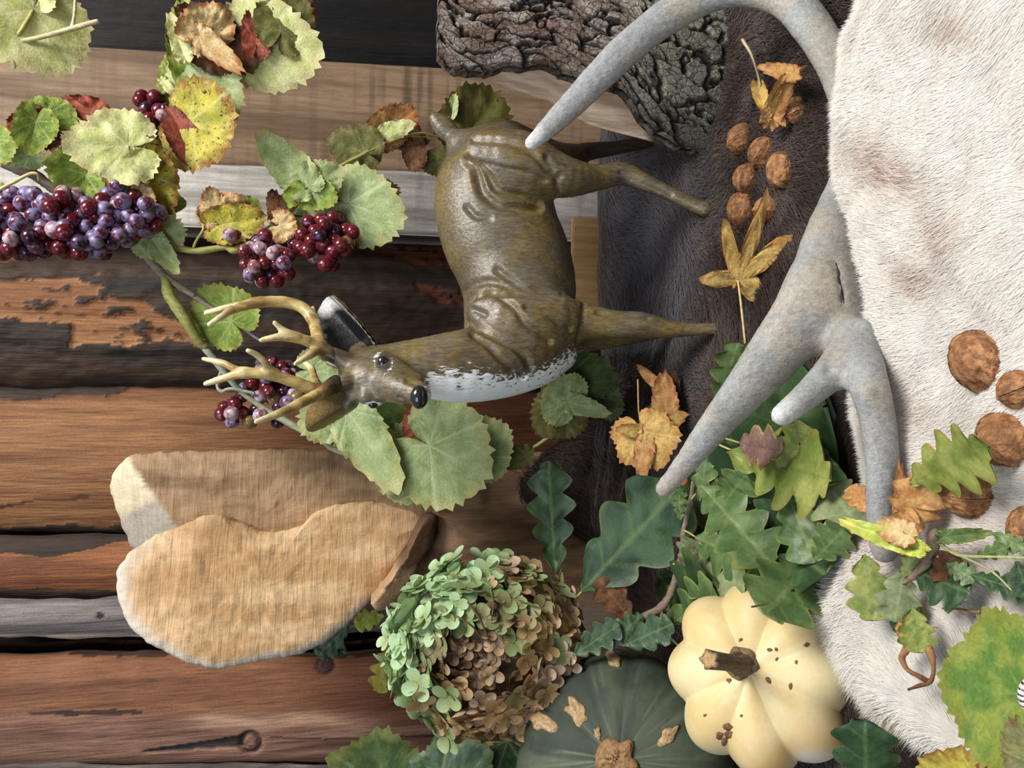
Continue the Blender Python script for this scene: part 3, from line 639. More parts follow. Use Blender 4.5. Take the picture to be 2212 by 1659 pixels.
def yB(px, py):
    d = np.minimum(bevel_cut(px, py), 0); k = np.maximum(0, 1-np.abs((py-1045)-(px-300)*0.25)/90.0)
    return 1.055+0.00004*(px-560)-0.00006*(py-1100)-d*0.00062-0.006*k*(d < -4)
plate('rear_slab', BK, (560, 1130), yB, 0.05, cB, M_saw, carv, seed=5, shrink=0.96, relief=0.003)
fd = Field(P(1420, 1560, 1.2)*np.array([1, 0, 0])+np.array([-0.02, 0.96, -0.02]), P(800, 940, 1.2)*np.array([1, 0, 0])+np.array([0.03, 1.22, 0.46]), 0.0055)
for py, pt, r, y in ((1045, 1010, 62, 1.09), (1120, 1005, 80, 1.085), (1210, 985, 84, 1.09), (1310, 950, 92, 1.10), (1405, 945, 84, 1.09)):
    fd.chain([pc(pt, py, y, r), pc(1150, py, y, r*1.1), pc(1300, py, y, r*1.15)], 0.03)
fd.chain([pc(965, 1062, 1.05, 44), pc(1010, 1070, 1.06, 50)], 0.006)
V, Q = fd.mesh(2); N = normals(V, Q); V = V+N*(0.004*(fbm(V*np.array([60, 60, 18]), 4)-0.5))[:, None]
q = V*np.array([70, 70, 14]); c = mixc(s2l(152, 120, 92), s2l(114, 86, 64), sst(0.35, 0.65, fbm(q, 4, 3))); px, py, _ = proj(V); c = mixc(c, s2l(150, 136, 122), sst(1270, 1330, py)*0.7)
mesh('base_block', V, Q, M_split, carv, c)
pr = [(800, 1306), (838, 1258), (880, 1196), (920, 1116), (946, 1112), (936, 1170), (898, 1236), (866, 1290), (840, 1316), (815, 1322)]
plate('wedge', pr, (880, 1225), lambda px, py: 1.005+0.0004*(px-880), 0.07, lambda px, py, r: mixc(s2l(112, 84, 62), s2l(186, 152, 116), sst(1215, 1245, py+10*(r-0.5))), M_split, carv, n=80, nr=14, relief=0.001)['label'] = 'pale chopped facet under the front slab'
# ------------------------------------------------------------------ furs
def strands(name, R, D, N, L, Wd, C, parent, seed, droop=0.55, lift=0.35):
    rs = np.random.RandomState(seed); n = len(R); side = np.cross(D, N); side /= np.linalg.norm(side, axis=1)[:, None]+1e-9
    k = (rs.rand(n, 1)-0.5)*0.9; lf = (lift*(0.5+rs.rand(n)))[:, None]; P_ = []
    for s, wd in ((0.0, 0.8), (0.55, 1.0)):
        c = R+(D*s+side*k*s*s*0.6+N*(lf*(s-droop*s*s)))*L[:, None]; P_ += [c-side*Wd[:, None]*wd*0.5, c+side*Wd[:, None]*wd*0.5]
    P_.append(R+(D+side*k*0.6+N*(lf*(1-droop)))*L[:, None])
    V = np.stack(P_, 1); b = np.arange(n)*5; q = np.stack([b, b+1, b+3, b+2], -1); t = np.stack([b+2, b+3, b+4], -1)
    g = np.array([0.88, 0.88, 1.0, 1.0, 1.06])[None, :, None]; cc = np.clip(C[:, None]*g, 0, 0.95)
    return tag(mesh(name, V.reshape(-1, 3), [q, t], M_fur, parent, cc.reshape(-1, 3)), kind='stuff')
def surfn(X, y, zf, e=0.004):
    n = np.stack([-(zf(X+e, y)-zf(X-e, y))/(2*e), -(zf(X, y+e)-zf(X, y-e))/(2*e), 0*X+1], -1); return n/np.linalg.norm(n, axis=-1)[..., None]
throw = thing('fur_throw', (0, 0.8, 0), 'grey-brown fur throw spread over the ledge under the deer', 'fur')
gx, gy = np.meshgrid(np.linspace(-0.66, 0.66, 190), np.linspace(0.30, 1.135, 150), indexing='ij'); G = np.stack([gx, gy, zb(gx, gy)], -1); bk = G.copy(); bk[..., 2] = -0.017
V, F = solid(G, bk); mesh('hide', V, [f[:, ::-1].copy() for f in F], M_hide, throw, s2l(84, 74, 68))
rs = np.random.RandomState(4); n = 205000; px = 1080+rs.rand(n)*1180; py = -60+rs.rand(n)*1780
kp = (px > 1285) | (inpoly(px, py, [(1090, 1260), (1100, 1000), (1160, 900), (1220, 860), (1300, 860), (1300, 1300)])); px, py = px[kp], py[kp]
R = onto(px, py, zb); ok = (R[:, 1] > 0.31) & (R[:, 1] < 1.13) & (np.abs(R[:, 0]) < 0.64); R = R[ok]; px, py = px[ok], py[ok]
N = surfn(R[:, 0], R[:, 1], zb); an = -2.6+2.4*(fbm(np.stack([R[:, 0]*7, R[:, 1]*7, 0*px], -1), 3, 2)-0.5)*2+rs.randn(len(R))*0.15
D = np.stack([np.cos(an), np.sin(an), 0*an], -1); D -= N*(D*N).sum(1)[:, None]; D /= np.linalg.norm(D, axis=1)[:, None]
nz = fbm(np.stack([R[:, 0]*16, R[:, 1]*16, 0*px+2], -1), 3, 3); C = mixc(s2l(116, 104, 98), s2l(78, 66, 60), sst(0.35, 0.65, nz+0.08*rs.randn(len(R))))
C = mixc(C, s2l(150, 150, 160)*(0.8+0.4*nz)[:, None], sst(0.80, 0.98, R[:, 1])*sst(-0.16, 0.02, R[:, 0])*0.75)
nm = 32000; mX, mY = -0.14+0.19*(rs.rand(nm)-0.5)*2, 1.02+0.075*(rs.rand(nm)-0.5)*2; R2 = np.stack([mX, mY, zb(mX, mY)], -1); N2 = surfn(mX, mY, zb)
D2 = np.stack([-0.5+0.2*rs.randn(nm), -0.45+0.2*rs.randn(nm), -0.7+0*mX], -1); D2 -= N2*(D2*N2).sum(1)[:, None]; D2 /= np.linalg.norm(D2, axis=1)[:, None]; C2 = mixc(s2l(104, 88, 78), s2l(62, 52, 48), rs.rand(nm))
R, D, N, C = np.vstack([R, R2]), np.vstack([D, D2]), np.vstack([N, N2]), np.vstack([C, C2])
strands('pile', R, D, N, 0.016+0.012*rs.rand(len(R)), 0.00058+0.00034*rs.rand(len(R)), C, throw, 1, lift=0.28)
pelt = thing('white_pelt', (0.05, 0.47, 0.02), 'long-haired white pelt with faint tan marks draped in front of the antler', 'fur')
EDGE = [(1850, -90), (1826, 0), (1800, 60), (1784, 180), (1782, 300), (1794, 420), (1828, 540), (1858, 640), (1852, 720), (1820, 800), (1830, 900), (1852, 1030), (1868, 1100), (1812, 1160), (1800, 1200), (1772, 1300), (1800, 1400), (1860, 1480), (1960, 1560), (2050, 1620), (2140, 1680), (2260, 1750)]
eb = resamp(EDGE, 260, closed=False); u = np.linspace(0, 1, 110)[None]; ex = 2420.0
gpx = eb[:, 0][:, None]*(1-u)+ex*u; gpy = eb[:, 1][:, None]+60*u*np.linspace(-0.3, 1, 260)[:, None]
G = onto(gpx, gpy, zw); ed = sst(0, 60, gpx-eb[:, 0][:, None]); G[..., 2] -= 0.020*(1-ed)
bk = G.copy(); bk[..., 2] = np.minimum(G[..., 2]-0.004, 0.03)
tan = lambda px, py: np.clip(sum(a*np.exp(-((px-x)/sx)**2-((py-y)/sy)**2) for x, y, sx, sy, a in ((1960, 390, 70, 45, 0.9), (2010, 600, 50, 40, 0.8), (2060, 500, 40, 60, 0.6), (1900, 330, 50, 50, 0.6), (2090, 20, 60, 40, 0.6), (1950, 850, 60, 50, 0.45), (2000, 900, 70, 40, 0.4), (1900, 1150, 50, 60, 0.25), (2100, 1200, 200, 160, 0.3))), 0, 1)
hc = mixc(s2l(222, 216, 208), s2l(206, 186, 166), tan(gpx, gpy)); hc = mixc(s2l(150, 96, 44), hc, sst(4, 22, gpx-eb[:, 0][:, None]))
V, F = solid(G, bk); mesh('hide', V, F, M_hide, pelt, np.vstack([hc.reshape(-1, 3)]*2))
n = 222000; iu = rs.rand(n)*259; ju = rs.rand(n)**1.0*109*0.86; ju = np.where(rs.rand(n) < 0.13, 7*rs.rand(n), ju); i0, j0 = iu.astype(int), ju.astype(int); fi, fj = (iu-i0)[:, None], (ju-j0)[:, None]; i1, j1 = np.minimum(i0+1, 259), np.minimum(j0+1, 109)
R = (G[i0, j0]*(1-fi)+G[i1, j0]*fi)*(1-fj)+(G[i0, j1]*(1-fi)+G[i1, j1]*fi)*fj; px, py, _ = proj(R); edg = np.minimum(sst(0, 60, px-np.interp(iu, np.arange(260), eb[:, 0])), 1)
N = surfn(R[:, 0], R[:, 1], zw); N[:, 1] += 0.5*(1-edg); N /= np.linalg.norm(N, axis=1)[:, None]
an = 1.62+0.9*(fbm(np.stack([R[:, 0]*8, R[:, 1]*8, 0*px+1], -1), 3, 6)-0.5)*2*edg+rs.randn(n)*0.11-0.9*sst(1150, 1500, py)+0.8*sst(200, -50, py)*(1-edg)
eg2 = 1-sst(0, 130, px-np.interp(iu, np.arange(260), eb[:, 0])); an = an+2.3*sst(1180, 1450, py)*eg2
D = np.stack([np.cos(an), np.sin(an), 0*an], -1); D -= N*(D*N).sum(1)[:, None]; D /= np.linalg.norm(D, axis=1)[:, None]
C = mixc(s2l(240, 236, 230), s2l(170, 132, 108), np.clip(tan(px+10*rs.randn(n), py+10*rs.randn(n))*(0.1+1.0*rs.rand(n)), 0, 1)); C = C*(0.95+0.08*rs.rand(n))[:, None]
C = mixc(s2l(176, 120, 66), C, np.where((rs.rand(n) < 0.35) & (edg < 0.08), 0.0, 1.0))
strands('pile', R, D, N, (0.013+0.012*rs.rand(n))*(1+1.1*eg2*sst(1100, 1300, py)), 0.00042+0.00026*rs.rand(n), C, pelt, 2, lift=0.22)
# ------------------------------------------------------------------ deer figurine
def build_deer():
    root = thing('deer_figurine', (float(P(1500, 560, 0.88)[0]), 0.89, 0.01), 'bronze-brown painted stag figurine with white chest standing on the fur', 'figurine')
    lo = P(1590, 960, 0.88); hi = P(560, 200, 0.95)
    fd = Field([lo[0]-0.02, 0.735, -0.012], [hi[0]+0.02, 1.02, float(P(690, 800, 0.82)[2])+0.02], 0.0021)
    yb = 0.895
    tor = [pc(1085, 372, yb+0.02, 98), pc(1066, 420, yb+0.015, 126), pc(1080, 500, yb+0.005, 130), pc(1106, 560, yb, 128), pc(1122, 625, yb-0.01, 124), pc(1118, 700, yb-0.02, 116)]
    fd.chain(tor, 0.02, 0.78)
    fd.chain([pc(1090, 330, yb+0.03, 64), pc(1085, 372, yb+0.02, 90)], 0.02, 0.9)
    fd.chain([pc(1052, 345, yb-0.018, 62), pc(1120, 352, yb-0.028, 70), pc(1180, 372, yb-0.03, 54), pc(1232, 384, yb-0.03, 42), pc(1290, 384, yb-0.025, 28), pc(1345, 375, yb-0.02, 25), pc(1400, 397, yb-0.03, 18.5), pc(1460, 424, yb-0.04, 15.5), pc(1505, 446, yb-0.05, 16), pc(1525, 452, yb-0.055, 17)], 0.012, 0.85)
    fd.chain([pc(1100, 322, yb+0.06, 60), pc(1190, 345, yb+0.075, 42), pc(1245, 338, yb+0.085, 27), pc(1268, 328, yb+0.09, 20), pc(1340, 318, yb+0.09, 15), pc(1420, 302, yb+0.09, 13)], 0.012, 0.85)
    fd.chain([pc(1055, 668, yb-0.045, 46), pc(1120, 690, yb-0.055, 62), pc(1190, 690, yb-0.055, 58), pc(1250, 692, yb-0.05, 41), pc(1328, 701, yb-0.06, 31), pc(1385, 702, yb-0.065, 29), pc(1445, 711, yb-0.072, 20), pc(1500, 711, yb-0.08, 14.5), pc(1560, 710, yb-0.09, 14), pc(1585, 712, yb-0.095, 17)], 0.010, 0.85)
    fd.chain([pc(1150, 720, yb+0.03, 56), pc(1240, 728, yb+0.035, 36), pc(1330, 722, yb+0.03, 28), pc(1400, 714, yb+0.03, 22), pc(1460, 710, yb+0.03, 15), pc(1550, 706, yb+0.03, 13)], 0.010, 0.85)
    fd.chain([pc(1195, 752, yb-0.035, 50), pc(1150, 762, yb-0.045, 66), pc(1080, 776, yb-0.055, 78), pc(1000, 788, yb-0.065, 76), pc(930, 790, yb-0.07, 64), pc(865, 788, yb-0.07, 50), pc(815, 785, yb-0.07, 40)], 0.02, 0.82)
    fd.chain([pc(1215, 770, yb-0.04, 26), pc(1160, 800, yb-0.05, 34), pc(1080, 826, yb-0.06, 30), pc(1000, 838, yb-0.07, 27), pc(945, 832, yb-0.075, 28)], 0.012, 0.9)
    fd.chain([pc(1092, 306, yb+0.03, 30), pc(1010, 318, yb+0.02, 40), pc(985, 300, yb+0.025, 20), pc(960, 276, yb+0.03, 24), pc(940, 256, yb+0.03, 15)], 0.010, 0.8)
    # head, turned towards the viewer
    h0, h1 = 0.810, 0.765
    fd.chain([pc(772, 800, h0+0.02, 42), pc(790, 818, h0, 47), pc(826, 826, h0-0.012, 40), pc(862, 838, h1+0.012, 33), pc(896, 848, h1, 27), pc(908, 852, h1-0.004, 25)], 0.010, 0.95)
    fd.chain([pc(812, 792, h0+0.01, 36), pc(860, 806, h1+0.028, 26), pc(900, 826, h1+0.016, 20)], 0.010)          # jaw
    fd.cone(*[v for p in (pc(806, 776, h0+0.005, 20), pc(836, 786, h0-0.012, 15)) for v in (p[0],)], pc(806, 776, h0, 20)[1], pc(836, 786, h0, 15)[1], 0.006)   # brow, near eye
    fd.chain([pc(790, 858, h0-0.02, 17), pc(816, 866, h0-0.018, 12)], 0.007)                                    # brow, far eye
    fd.chain([pc(742, 778, h0+0.005, 21), pc(718, 764, h0+0.005, 16)], 0.006); fd.chain([pc(744, 826, h0-0.012, 20), pc(722, 834, h0-0.014, 15)], 0.006)   # pedicles
    fd.chain([pc(770, 762, h0+0.035, 18), pc(790, 752, h0+0.04, 20)], 0.008); fd.chain([pc(762, 858, h0-0.008, 15), pc(752, 872, h0-0.006, 16)], 0.008)   # ear roots
    V, Q = fd.mesh(3); N = normals(V, Q)
    L = [(1.5, 1.3, [(1007, 347), (1025, 362), (1037, 400), (1047, 420), (1075, 441), (1113, 448), (1164, 448)]), (1.2, 1, [(1037, 357), (1052, 375), (1070, 405), (1088, 415), (1126, 423), (1164, 436)]), (0.8, 1, [(1017, 350), (1052, 355), (1088, 365), (1138, 372), (1176, 390)]),
         (1, 1, [(1022, 301), (1088, 306), (1138, 322), (1164, 344), (1189, 372), (1209, 382)]), (0.8, 1, [(1009, 448), (1027, 466), (1057, 471)]), (0.7, 1, [(1078, 585), (1103, 600)]), (1, 1.1, [(1075, 584), (1100, 603), (1133, 623), (1176, 633), (1209, 643)]),
         (0.9, 1, [(997, 643), (1012, 621), (1047, 608), (1083, 613), (1113, 626)]), (1.2, 1.1, [(1017, 643), (1052, 632), (1088, 633), (1126, 633), (1189, 641)]), (0.9, 1, [(999, 697), (1002, 666), (1017, 643)]),
         (1.4, 1.1, [(999, 697), (1037, 709), (1075, 730), (1113, 750), (1138, 775), (1146, 795)]), (1.2, 1.1, [(1022, 722), (1057, 747), (1083, 775), (1108, 798), (1128, 811)]), (1.2, 1, [(1078, 638), (1113, 666), (1133, 697), (1164, 719), (1187, 737)]),
         (1.0, 1, [(1138, 664), (1176, 674), (1207, 697), (1230, 709)]), (0.6, 0.7, [(1262, 652), (1256, 702), (1247, 742)]), (1.0, 0.8, [(1022, 669), (1047, 679)]), (0.8, 0.8, [(1180, 340), (1200, 380), (1205, 420)]),
         (0.7, 0.7, [(1290, 675), (1350, 690), (1400, 688)]), (0.6, 0.6, [(1340, 372), (1400, 395), (1450, 420)]), (0.5, 0.6, [(862, 858), (890, 876), (915, 884)]), (0.5, 0.6, [(880, 822), (905, 832), (925, 842)])]
    V = groove(V, N, L, 0.0042, 7.5); V = relax(V, Q, 1, 0.3); px, py, _ = proj(V); N = normals(V, Q)
    face = ((CAM-V)*N).sum(1) > -0.05*0
    n = fbm(V*130, 3, 4); wh = np.zeros(len(V))
    chest = [(902, 800), (935, 782), (1000, 780), (1060, 782), (1110, 792), (1150, 782), (1190, 762), (1232, 732), (1275, 745), (1265, 830), (1160, 890), (1010, 930), (900, 910)]
    q = [(x, y) for x, y in resamp(chest, 80)]; dd = segdist(px, py, q+[q[0]]); ins = inpoly(px, py, q); wh = np.maximum(wh, np.where(ins, 0.28+0.30*sst(0, 46, dd)+0.14*sst(830, 866, py), 0.0)*(px > 905))
    wh = np.maximum(wh, np.where((px > 1175) & (px < 1262) & (py > 470) & (py < 640), sst(1196, 1248, px+18*(n-0.5)+0*py-18*np.abs(py-560)/90)*0.34, 0))
    eye = np.hypot((px-828)/1.0, (py-783)/1.25); wh = np.maximum(wh, np.exp(-((eye-19)/6)**2)*0.50*(0.55+0.45*np.abs(np.cos(np.arctan2(py-783, px-828)-0.6)))*(py < 830)); wh = np.maximum(wh, np.exp(-(((px-806)/26)**2+((py-876)/12)**2))*0.8)
    wh = np.maximum(wh, np.exp(-(((px-812)/16)**2+((py-826)/10)**2))*0.34); wh = np.maximum(wh, np.exp(-(((px-745)/14)**2+((py-790)/26)**2))*0.3)
    dk = np.exp(-(((px-728)/16)**2+((py-770)/14)**2))*0.85; dk = np.maximum(dk, np.exp(-(((px-734)/18)**2+((py-838)/16)**2))*0.8); dk = np.maximum(dk, np.exp(-((eye-10)/7)**2)*0.9*(py < 830))
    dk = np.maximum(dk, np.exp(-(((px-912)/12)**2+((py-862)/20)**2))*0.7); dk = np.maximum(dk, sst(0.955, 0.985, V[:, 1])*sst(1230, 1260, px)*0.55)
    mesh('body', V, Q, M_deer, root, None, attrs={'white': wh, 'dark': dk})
    def eyeball(c, r, ax): v, f = sphere_geo(c, r, 18, 12, ax); mesh('eye', v, f, M_gloss, root)
    v0, r0 = pc(828, 783, h0-0.036, 11); tree = BVH(V, Q)
    e1 = tree.hit(828, 783); eyeball(e1+np.array([0, 0.0025, 0]), (0.0058, 0.0045, 0.0068), (1, 0, 0.3)); e2 = tree.hit(806, 872); eyeball(e2+np.array([0, 0.003, 0]), (0.005, 0.004, 0.005), (0, 0, 1))
    e3 = tree.hit(906, 858); v, f = sphere_geo(e3+np.array([0, 0.003, 0]), (0.0115, 0.0075, 0.0085), 22, 14); q = np.linalg.norm(v-(e3+np.array([0.006, -0.004, 0])), axis=1); mesh('nose', v, f, M_gloss, root)['label'] = 'glossy black nose'
    # ears
    def ear(B, T, wid, roll, seed):
        cw = (s2l(150, 124, 66),)*4; V, F, C = leaf_geo('ovate', B, T, wid=wid, fold=30, cup=-0.05, roll=roll, seed=seed, teeth=0.0, wave=0.01, cols=cw, bend=1.6); N = normals(V, F); n = len(V)
        nr, na = 12, 80; rr = np.repeat(np.linspace(0, 1, nr), na); inn = mixc(s2l(20, 20, 22), s2l(206, 206, 206), sst(0.72, 0.90, rr)*(fbm(V*np.array([700, 300, 300]), 2) > 0.45)); out = mixc(s2l(96, 80, 50), s2l(140, 118, 70), sst(0.3, 0.9, rr))
        V2 = np.vstack([V+N*0.001, V-N*0.0012]); mesh('ear', V2, np.vstack([F, F[:, ::-1]+n]), M_ear, root, np.vstack([out, inn]))
    ear(P(792, 752, h0+0.035), P(702, 643, h0+0.05), 1.9, -30, 5); ear(P(757, 868, h0-0.008), P(655, 931, h0-0.02), 1.5, 150, 6)
    # antlers
    def antler(beams, seed):
        pts = np.array([p[0] for b in beams for p in b]); fd = Field(pts.min(0)-0.02, pts.max(0)+0.02, 0.0014)
        for b in beams: fd.chain(b, 0.005)
        V, Q = fd.mesh(2); N = normals(V, Q); V = V+N*(0.0009*(fbm(V*np.array([260, 260, 90]), 3, seed)-0.5))[:, None]
        tip = np.min([np.linalg.norm(V-b[-1][0], axis=1) for b in beams], 0); c = mixc(s2l(196, 172, 112), s2l(142, 112, 66), sst(0.35, 0.7, fbm(V*np.array([150, 150, 60]), 4, seed))); c = mixc(s2l(220, 208, 160), c, sst(0.0, 0.03, tip))
        base = np.linalg.norm(V-beams[0][0][0], axis=1); c = mixc(s2l(46, 36, 26), c, sst(0.008, 0.034, base)); mesh('antler', V, Q, M_horn, root, c)
    a = h0+0.005
    antler([[pc(732, 774, a, 17), pc(702, 758, a, 17), pc(690, 742, a, 15), pc(680, 700, a+.02, 13.5), pc(658, 668, a+.03, 13), pc(622, 654, a+.032, 13), pc(565, 652, a+.03, 12), pc(505, 668, a+.02, 9), pc(478, 684, a+.012, 7.5), pc(452, 701, a+.008, 6)], [pc(560, 652, a+.03, 9), pc(500, 662, a+.036, 8), pc(445, 676, a+.04, 6)],
            [pc(690, 746, a, 13), pc(662, 736, a-.01, 12), pc(640, 730, a-.014, 11), pc(602, 728, a-.02, 9), pc(564, 735, a-.024, 5.5)], [pc(640, 728, a-.014, 9), pc(612, 713, a-.016, 7.5), pc(593, 697, a-.02, 5.5)], [pc(692, 750, a, 12), pc(668, 768, a-.02, 9), pc(637, 786, a-.034, 5)], [pc(672, 690, a+.03, 9), pc(676, 666, a+.045, 6)]], 2)
    b = h0-0.014
    antler([[pc(728, 830, b, 16), pc(700, 842, b, 15), pc(668, 838, b-.004, 14), pc(628, 822, b-.01, 13), pc(577, 808, b-.014, 13), pc(526, 806, b-.014, 11), pc(480, 818, b-.012, 8.5), pc(444, 829, b-.01, 6)], [pc(530, 804, b-.014, 10), pc(505, 796, b-.004, 8.5), pc(483, 785, b+.004, 8), pc(440, 775, b+.012, 5.5)], [pc(590, 806, b-.014, 10), pc(576, 788, b-.02, 8), pc(560, 770, b-.024, 7.5), pc(535, 757, b-.03, 5.5)],
            [pc(724, 826, b, 15), pc(700, 844, b-.014, 13), pc(662, 864, b-.03, 12), pc(610, 890, b-.046, 10), pc(553, 911, b-.06, 5.5)], [pc(690, 842, b+.002, 11), pc(676, 812, b+.03, 9), pc(672, 795, b+.04, 8), pc(656, 780, b+.05, 5)]], 3)
from mathutils.bvhtree import BVHTree
class BVH:
    def __init__(s, V, Q):
        Qs = Q if isinstance(Q, list) else [Q]; s.t = BVHTree.FromPolygons([tuple(v) for v in V], [tuple(int(i) for i in f) for q in Qs for f in q])
    def hit(s, px, py, normal=False):
        d = ray(px, py); h = s.t.ray_cast(Vector(CAM), Vector(d).normalized())
        if h[0] is None: h = s.t.find_nearest(Vector(P(px, py, 0.8)))
        return (np.array(h[0]), np.array(h[1])) if normal else np.array(h[0])
build_deer()
# ------------------------------------------------------------------ big shed antler
def build_antler():
    yw = lambda px, py, dz: float(onto(np.array(float(px)), np.array(float(py)), lambda X, y: zw(X, y)+dz)[1]); yg = lambda px, py, dz: float(onto(np.array(float(px)), np.array(float(py)), lambda X, y: zb(X, y)+dz)[1])
    root = thing('shed_antler', P(1800, 700, 0.55)*np.array([1, 1, 0])+np.array([0, 0, 0.02]), 'large weathered grey shed antler with tapering tines lying along the white pelt', 'antler')
    beams = [[pc(1912, 1185, yw(1908, 1185, .018), 34), pc(1906, 1110, yw(1902, 1110, .02), 37), pc(1907, 1010, yw(1905, 1010, .022), 39), pc(1894, 900, yw(1892, 900, .026), 42), pc(1872, 820, yw(1868, 810, .030), 47), pc(1838, 740, .528, 62), pc(1784, 660, .540, 84), pc(1782, 590, .546, 72), pc(1790, 520, .552, 58), pc(1806, 440, yg(1806, 440, .012), 38), pc(1832, 370, yg(1832, 370, .004), 34), pc(1838, 280, yg(1838, 280, .002), 36), pc(1812, 160, yg(1812, 160, .008), 42), pc(1758, 62, .59, 46), pc(1690, -8, .61, 44), pc(1600, -26, .63, 40), pc(1520, -8, .645, 39), pc(1440, 38, .655, 38), pc(1360, 100, .66, 36), pc(1280, 180, .665, 33), pc(1212, 250, .67, 27), pc(1148, 310, .675, 17)],
             [pc(1772, 640, .538, 82), pc(1728, 696, .538, 72), pc(1662, 778, .54, 60), pc(1606, 846, .545, 49), pc(1540, 925, .552, 37), pc(1480, 1002, .56, 28), pc(1434, 1056, .566, 21)],
             [pc(1850, 735, .508, 50), pc(1808, 790, .496, 40), pc(1750, 848, .488, 33), pc(1688, 897, .48, 24)], [pc(1760, 640, .555, 50), pc(1720, 640, .56, 24)]]
    pts = np.array([p[0] for b in beams for p in b]); fd = Field(pts.min(0)-0.05, pts.max(0)+0.05, 0.0028); fd.chain(beams[0], 0.02, 0.7); fd.chain(beams[1], 0.016, 0.6); fd.chain(beams[2], 0.010, 0.9)
    V, Q = fd.mesh(3); N = normals(V, Q); V = V+N*(0.0014*(fbm(V*np.array([50, 50, 34]), 4, 3)-0.5)+0.0005*(fbm(V*300, 2)-0.5))[:, None]
    px, py, _ = proj(V); V = groove(V, N, [(1, 0.5, [(1805, 565), (1812, 590), (1818, 625), (1824, 655)]), (0.6, 1.6, [(1700, 640), (1660, 690), (1640, 740)]), (0.5, 1.4, [(1790, 800), (1800, 740), (1850, 700)])], 0.004, 7)
    n = fbm(V*np.array([46, 46, 30]), 4, 7); sp = fbm(V*np.array([260, 260, 200]), 3, 9); c = mixc(s2l(152, 154, 154), s2l(164, 157, 146), sst(0.4, 0.62, n)); c = mixc(c, s2l(138, 132, 122), sst(0.45, 0.75, fbm(V*22, 3, 2))*0.7)
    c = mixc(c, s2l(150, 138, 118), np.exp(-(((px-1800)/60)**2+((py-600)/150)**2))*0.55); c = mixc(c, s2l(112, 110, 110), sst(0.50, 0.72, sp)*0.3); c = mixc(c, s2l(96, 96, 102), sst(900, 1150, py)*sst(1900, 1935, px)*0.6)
    tip = np.minimum(np.linalg.norm(V-beams[2][-1][0], axis=1), np.linalg.norm(V-beams[0][-1][0], axis=1)); c = mixc(s2l(222, 226, 226), c, sst(0.004, 0.02, tip)*0.6+0.4)
    mesh('beam', V, Q, M_antler, root, c); t = BVH(V, Q); pts = [t.hit(*p)+np.array([0, -0.0002, 0]) for p in ((1805, 568), (1811, 590), (1811, 602), (1818, 628), (1823, 655))]
    tube('crack', pts, [0.0004, 0.0008, 0.0008, 0.0007, 0.0003], M_twig, root, np.array([0.01, 0.008, 0.007]), n=6)
build_antler()
# ------------------------------------------------------------------ squashes
def frame(axis):
    a = np.asarray(axis, float); a /= np.linalg.norm(a); x = np.cross(a, [0, 0, 1.0]); x /= np.linalg.norm(x); return np.stack([x, np.cross(a, x), a], 1)
def patch(tree, ctr, rx, ry, ang, hgt, col, mat, parent, name, seed=0, n=22, nr=5, label=None):
    th = np.linspace(0, 2*np.pi, n, endpoint=False); rs = np.random.RandomState(seed); w_ = 1+0.5*(vnoise(np.stack([np.cos(th)*2+seed, np.sin(th)*2, th*0], -1))-0.5)*1.6
    rows = []
    for r in np.r_[np.linspace(0.02, 1, nr), 1.02]:
        x = rx*r*w_*np.cos(th); y = ry*r*w_*np.sin(th); X = ctr[0]+x*math.cos(ang)-y*math.sin(ang); Y = ctr[1]+x*math.sin(ang)+y*math.cos(ang)
        row = []
        for a, b in zip(X, Y): p, nn = tree.hit(a, b, True); row.append(p+nn*(hgt*(1-0.5*r**6+0.35*(rs.rand()-0.5)) if r <= 1 else -0.0006))
        rows.append(row)
    A = np.array(rows); nz = 0.7+0.6*rs.rand(len(rows)*n); C = np.asarray(col)[None]*nz[:, None]
    o = mesh(name, A.reshape(-1, 3), gridf(len(rows), n, wb=True, flip=True), mat, parent, C)
    if label: o['label'] = label
    return o
def gourd(C, R, axis, lobes, lob, sq, dim, nu, nv, colf, ph=0.0, pw=0.7):
    th = np.linspace(0.0, np.pi, nv)[:, None]; f = np.linspace(0, 2*np.pi, nu, endpoint=False)[None]; rib = 1-lob*(1-np.abs(np.cos(lobes*0.5*(f+ph)))**pw)*np.sin(th)**0.8
    lop = 1+0.05*(vnoise(np.stack([np.cos(f)*1.3+0*th, np.sin(f)*1.3+0*th, np.cos(th)+0*f], -1))-0.5)*2; r = R*rib*lop*(np.abs(np.sin(th))**0.82); z = R*sq*np.sign(np.cos(th))*np.abs(np.cos(th))**0.9
    z = z-R*dim*np.exp(-(th/0.42)**2)-R*0.5*lob*(1-np.abs(np.cos(lobes*0.5*(f+ph)))**pw)*np.sin(th)**0.6*np.sign(np.cos(th)); B = frame(axis)
    L = np.stack([r*np.cos(f), r*np.sin(f), z+0*f], -1); V = C+L@B.T; px, py, _ = proj(V); return V.reshape(-1, 3), gridf(nv, nu, wb=True), colf(px, py, th+0*f, f+0*th, rib+0*th).reshape(-1, 3)
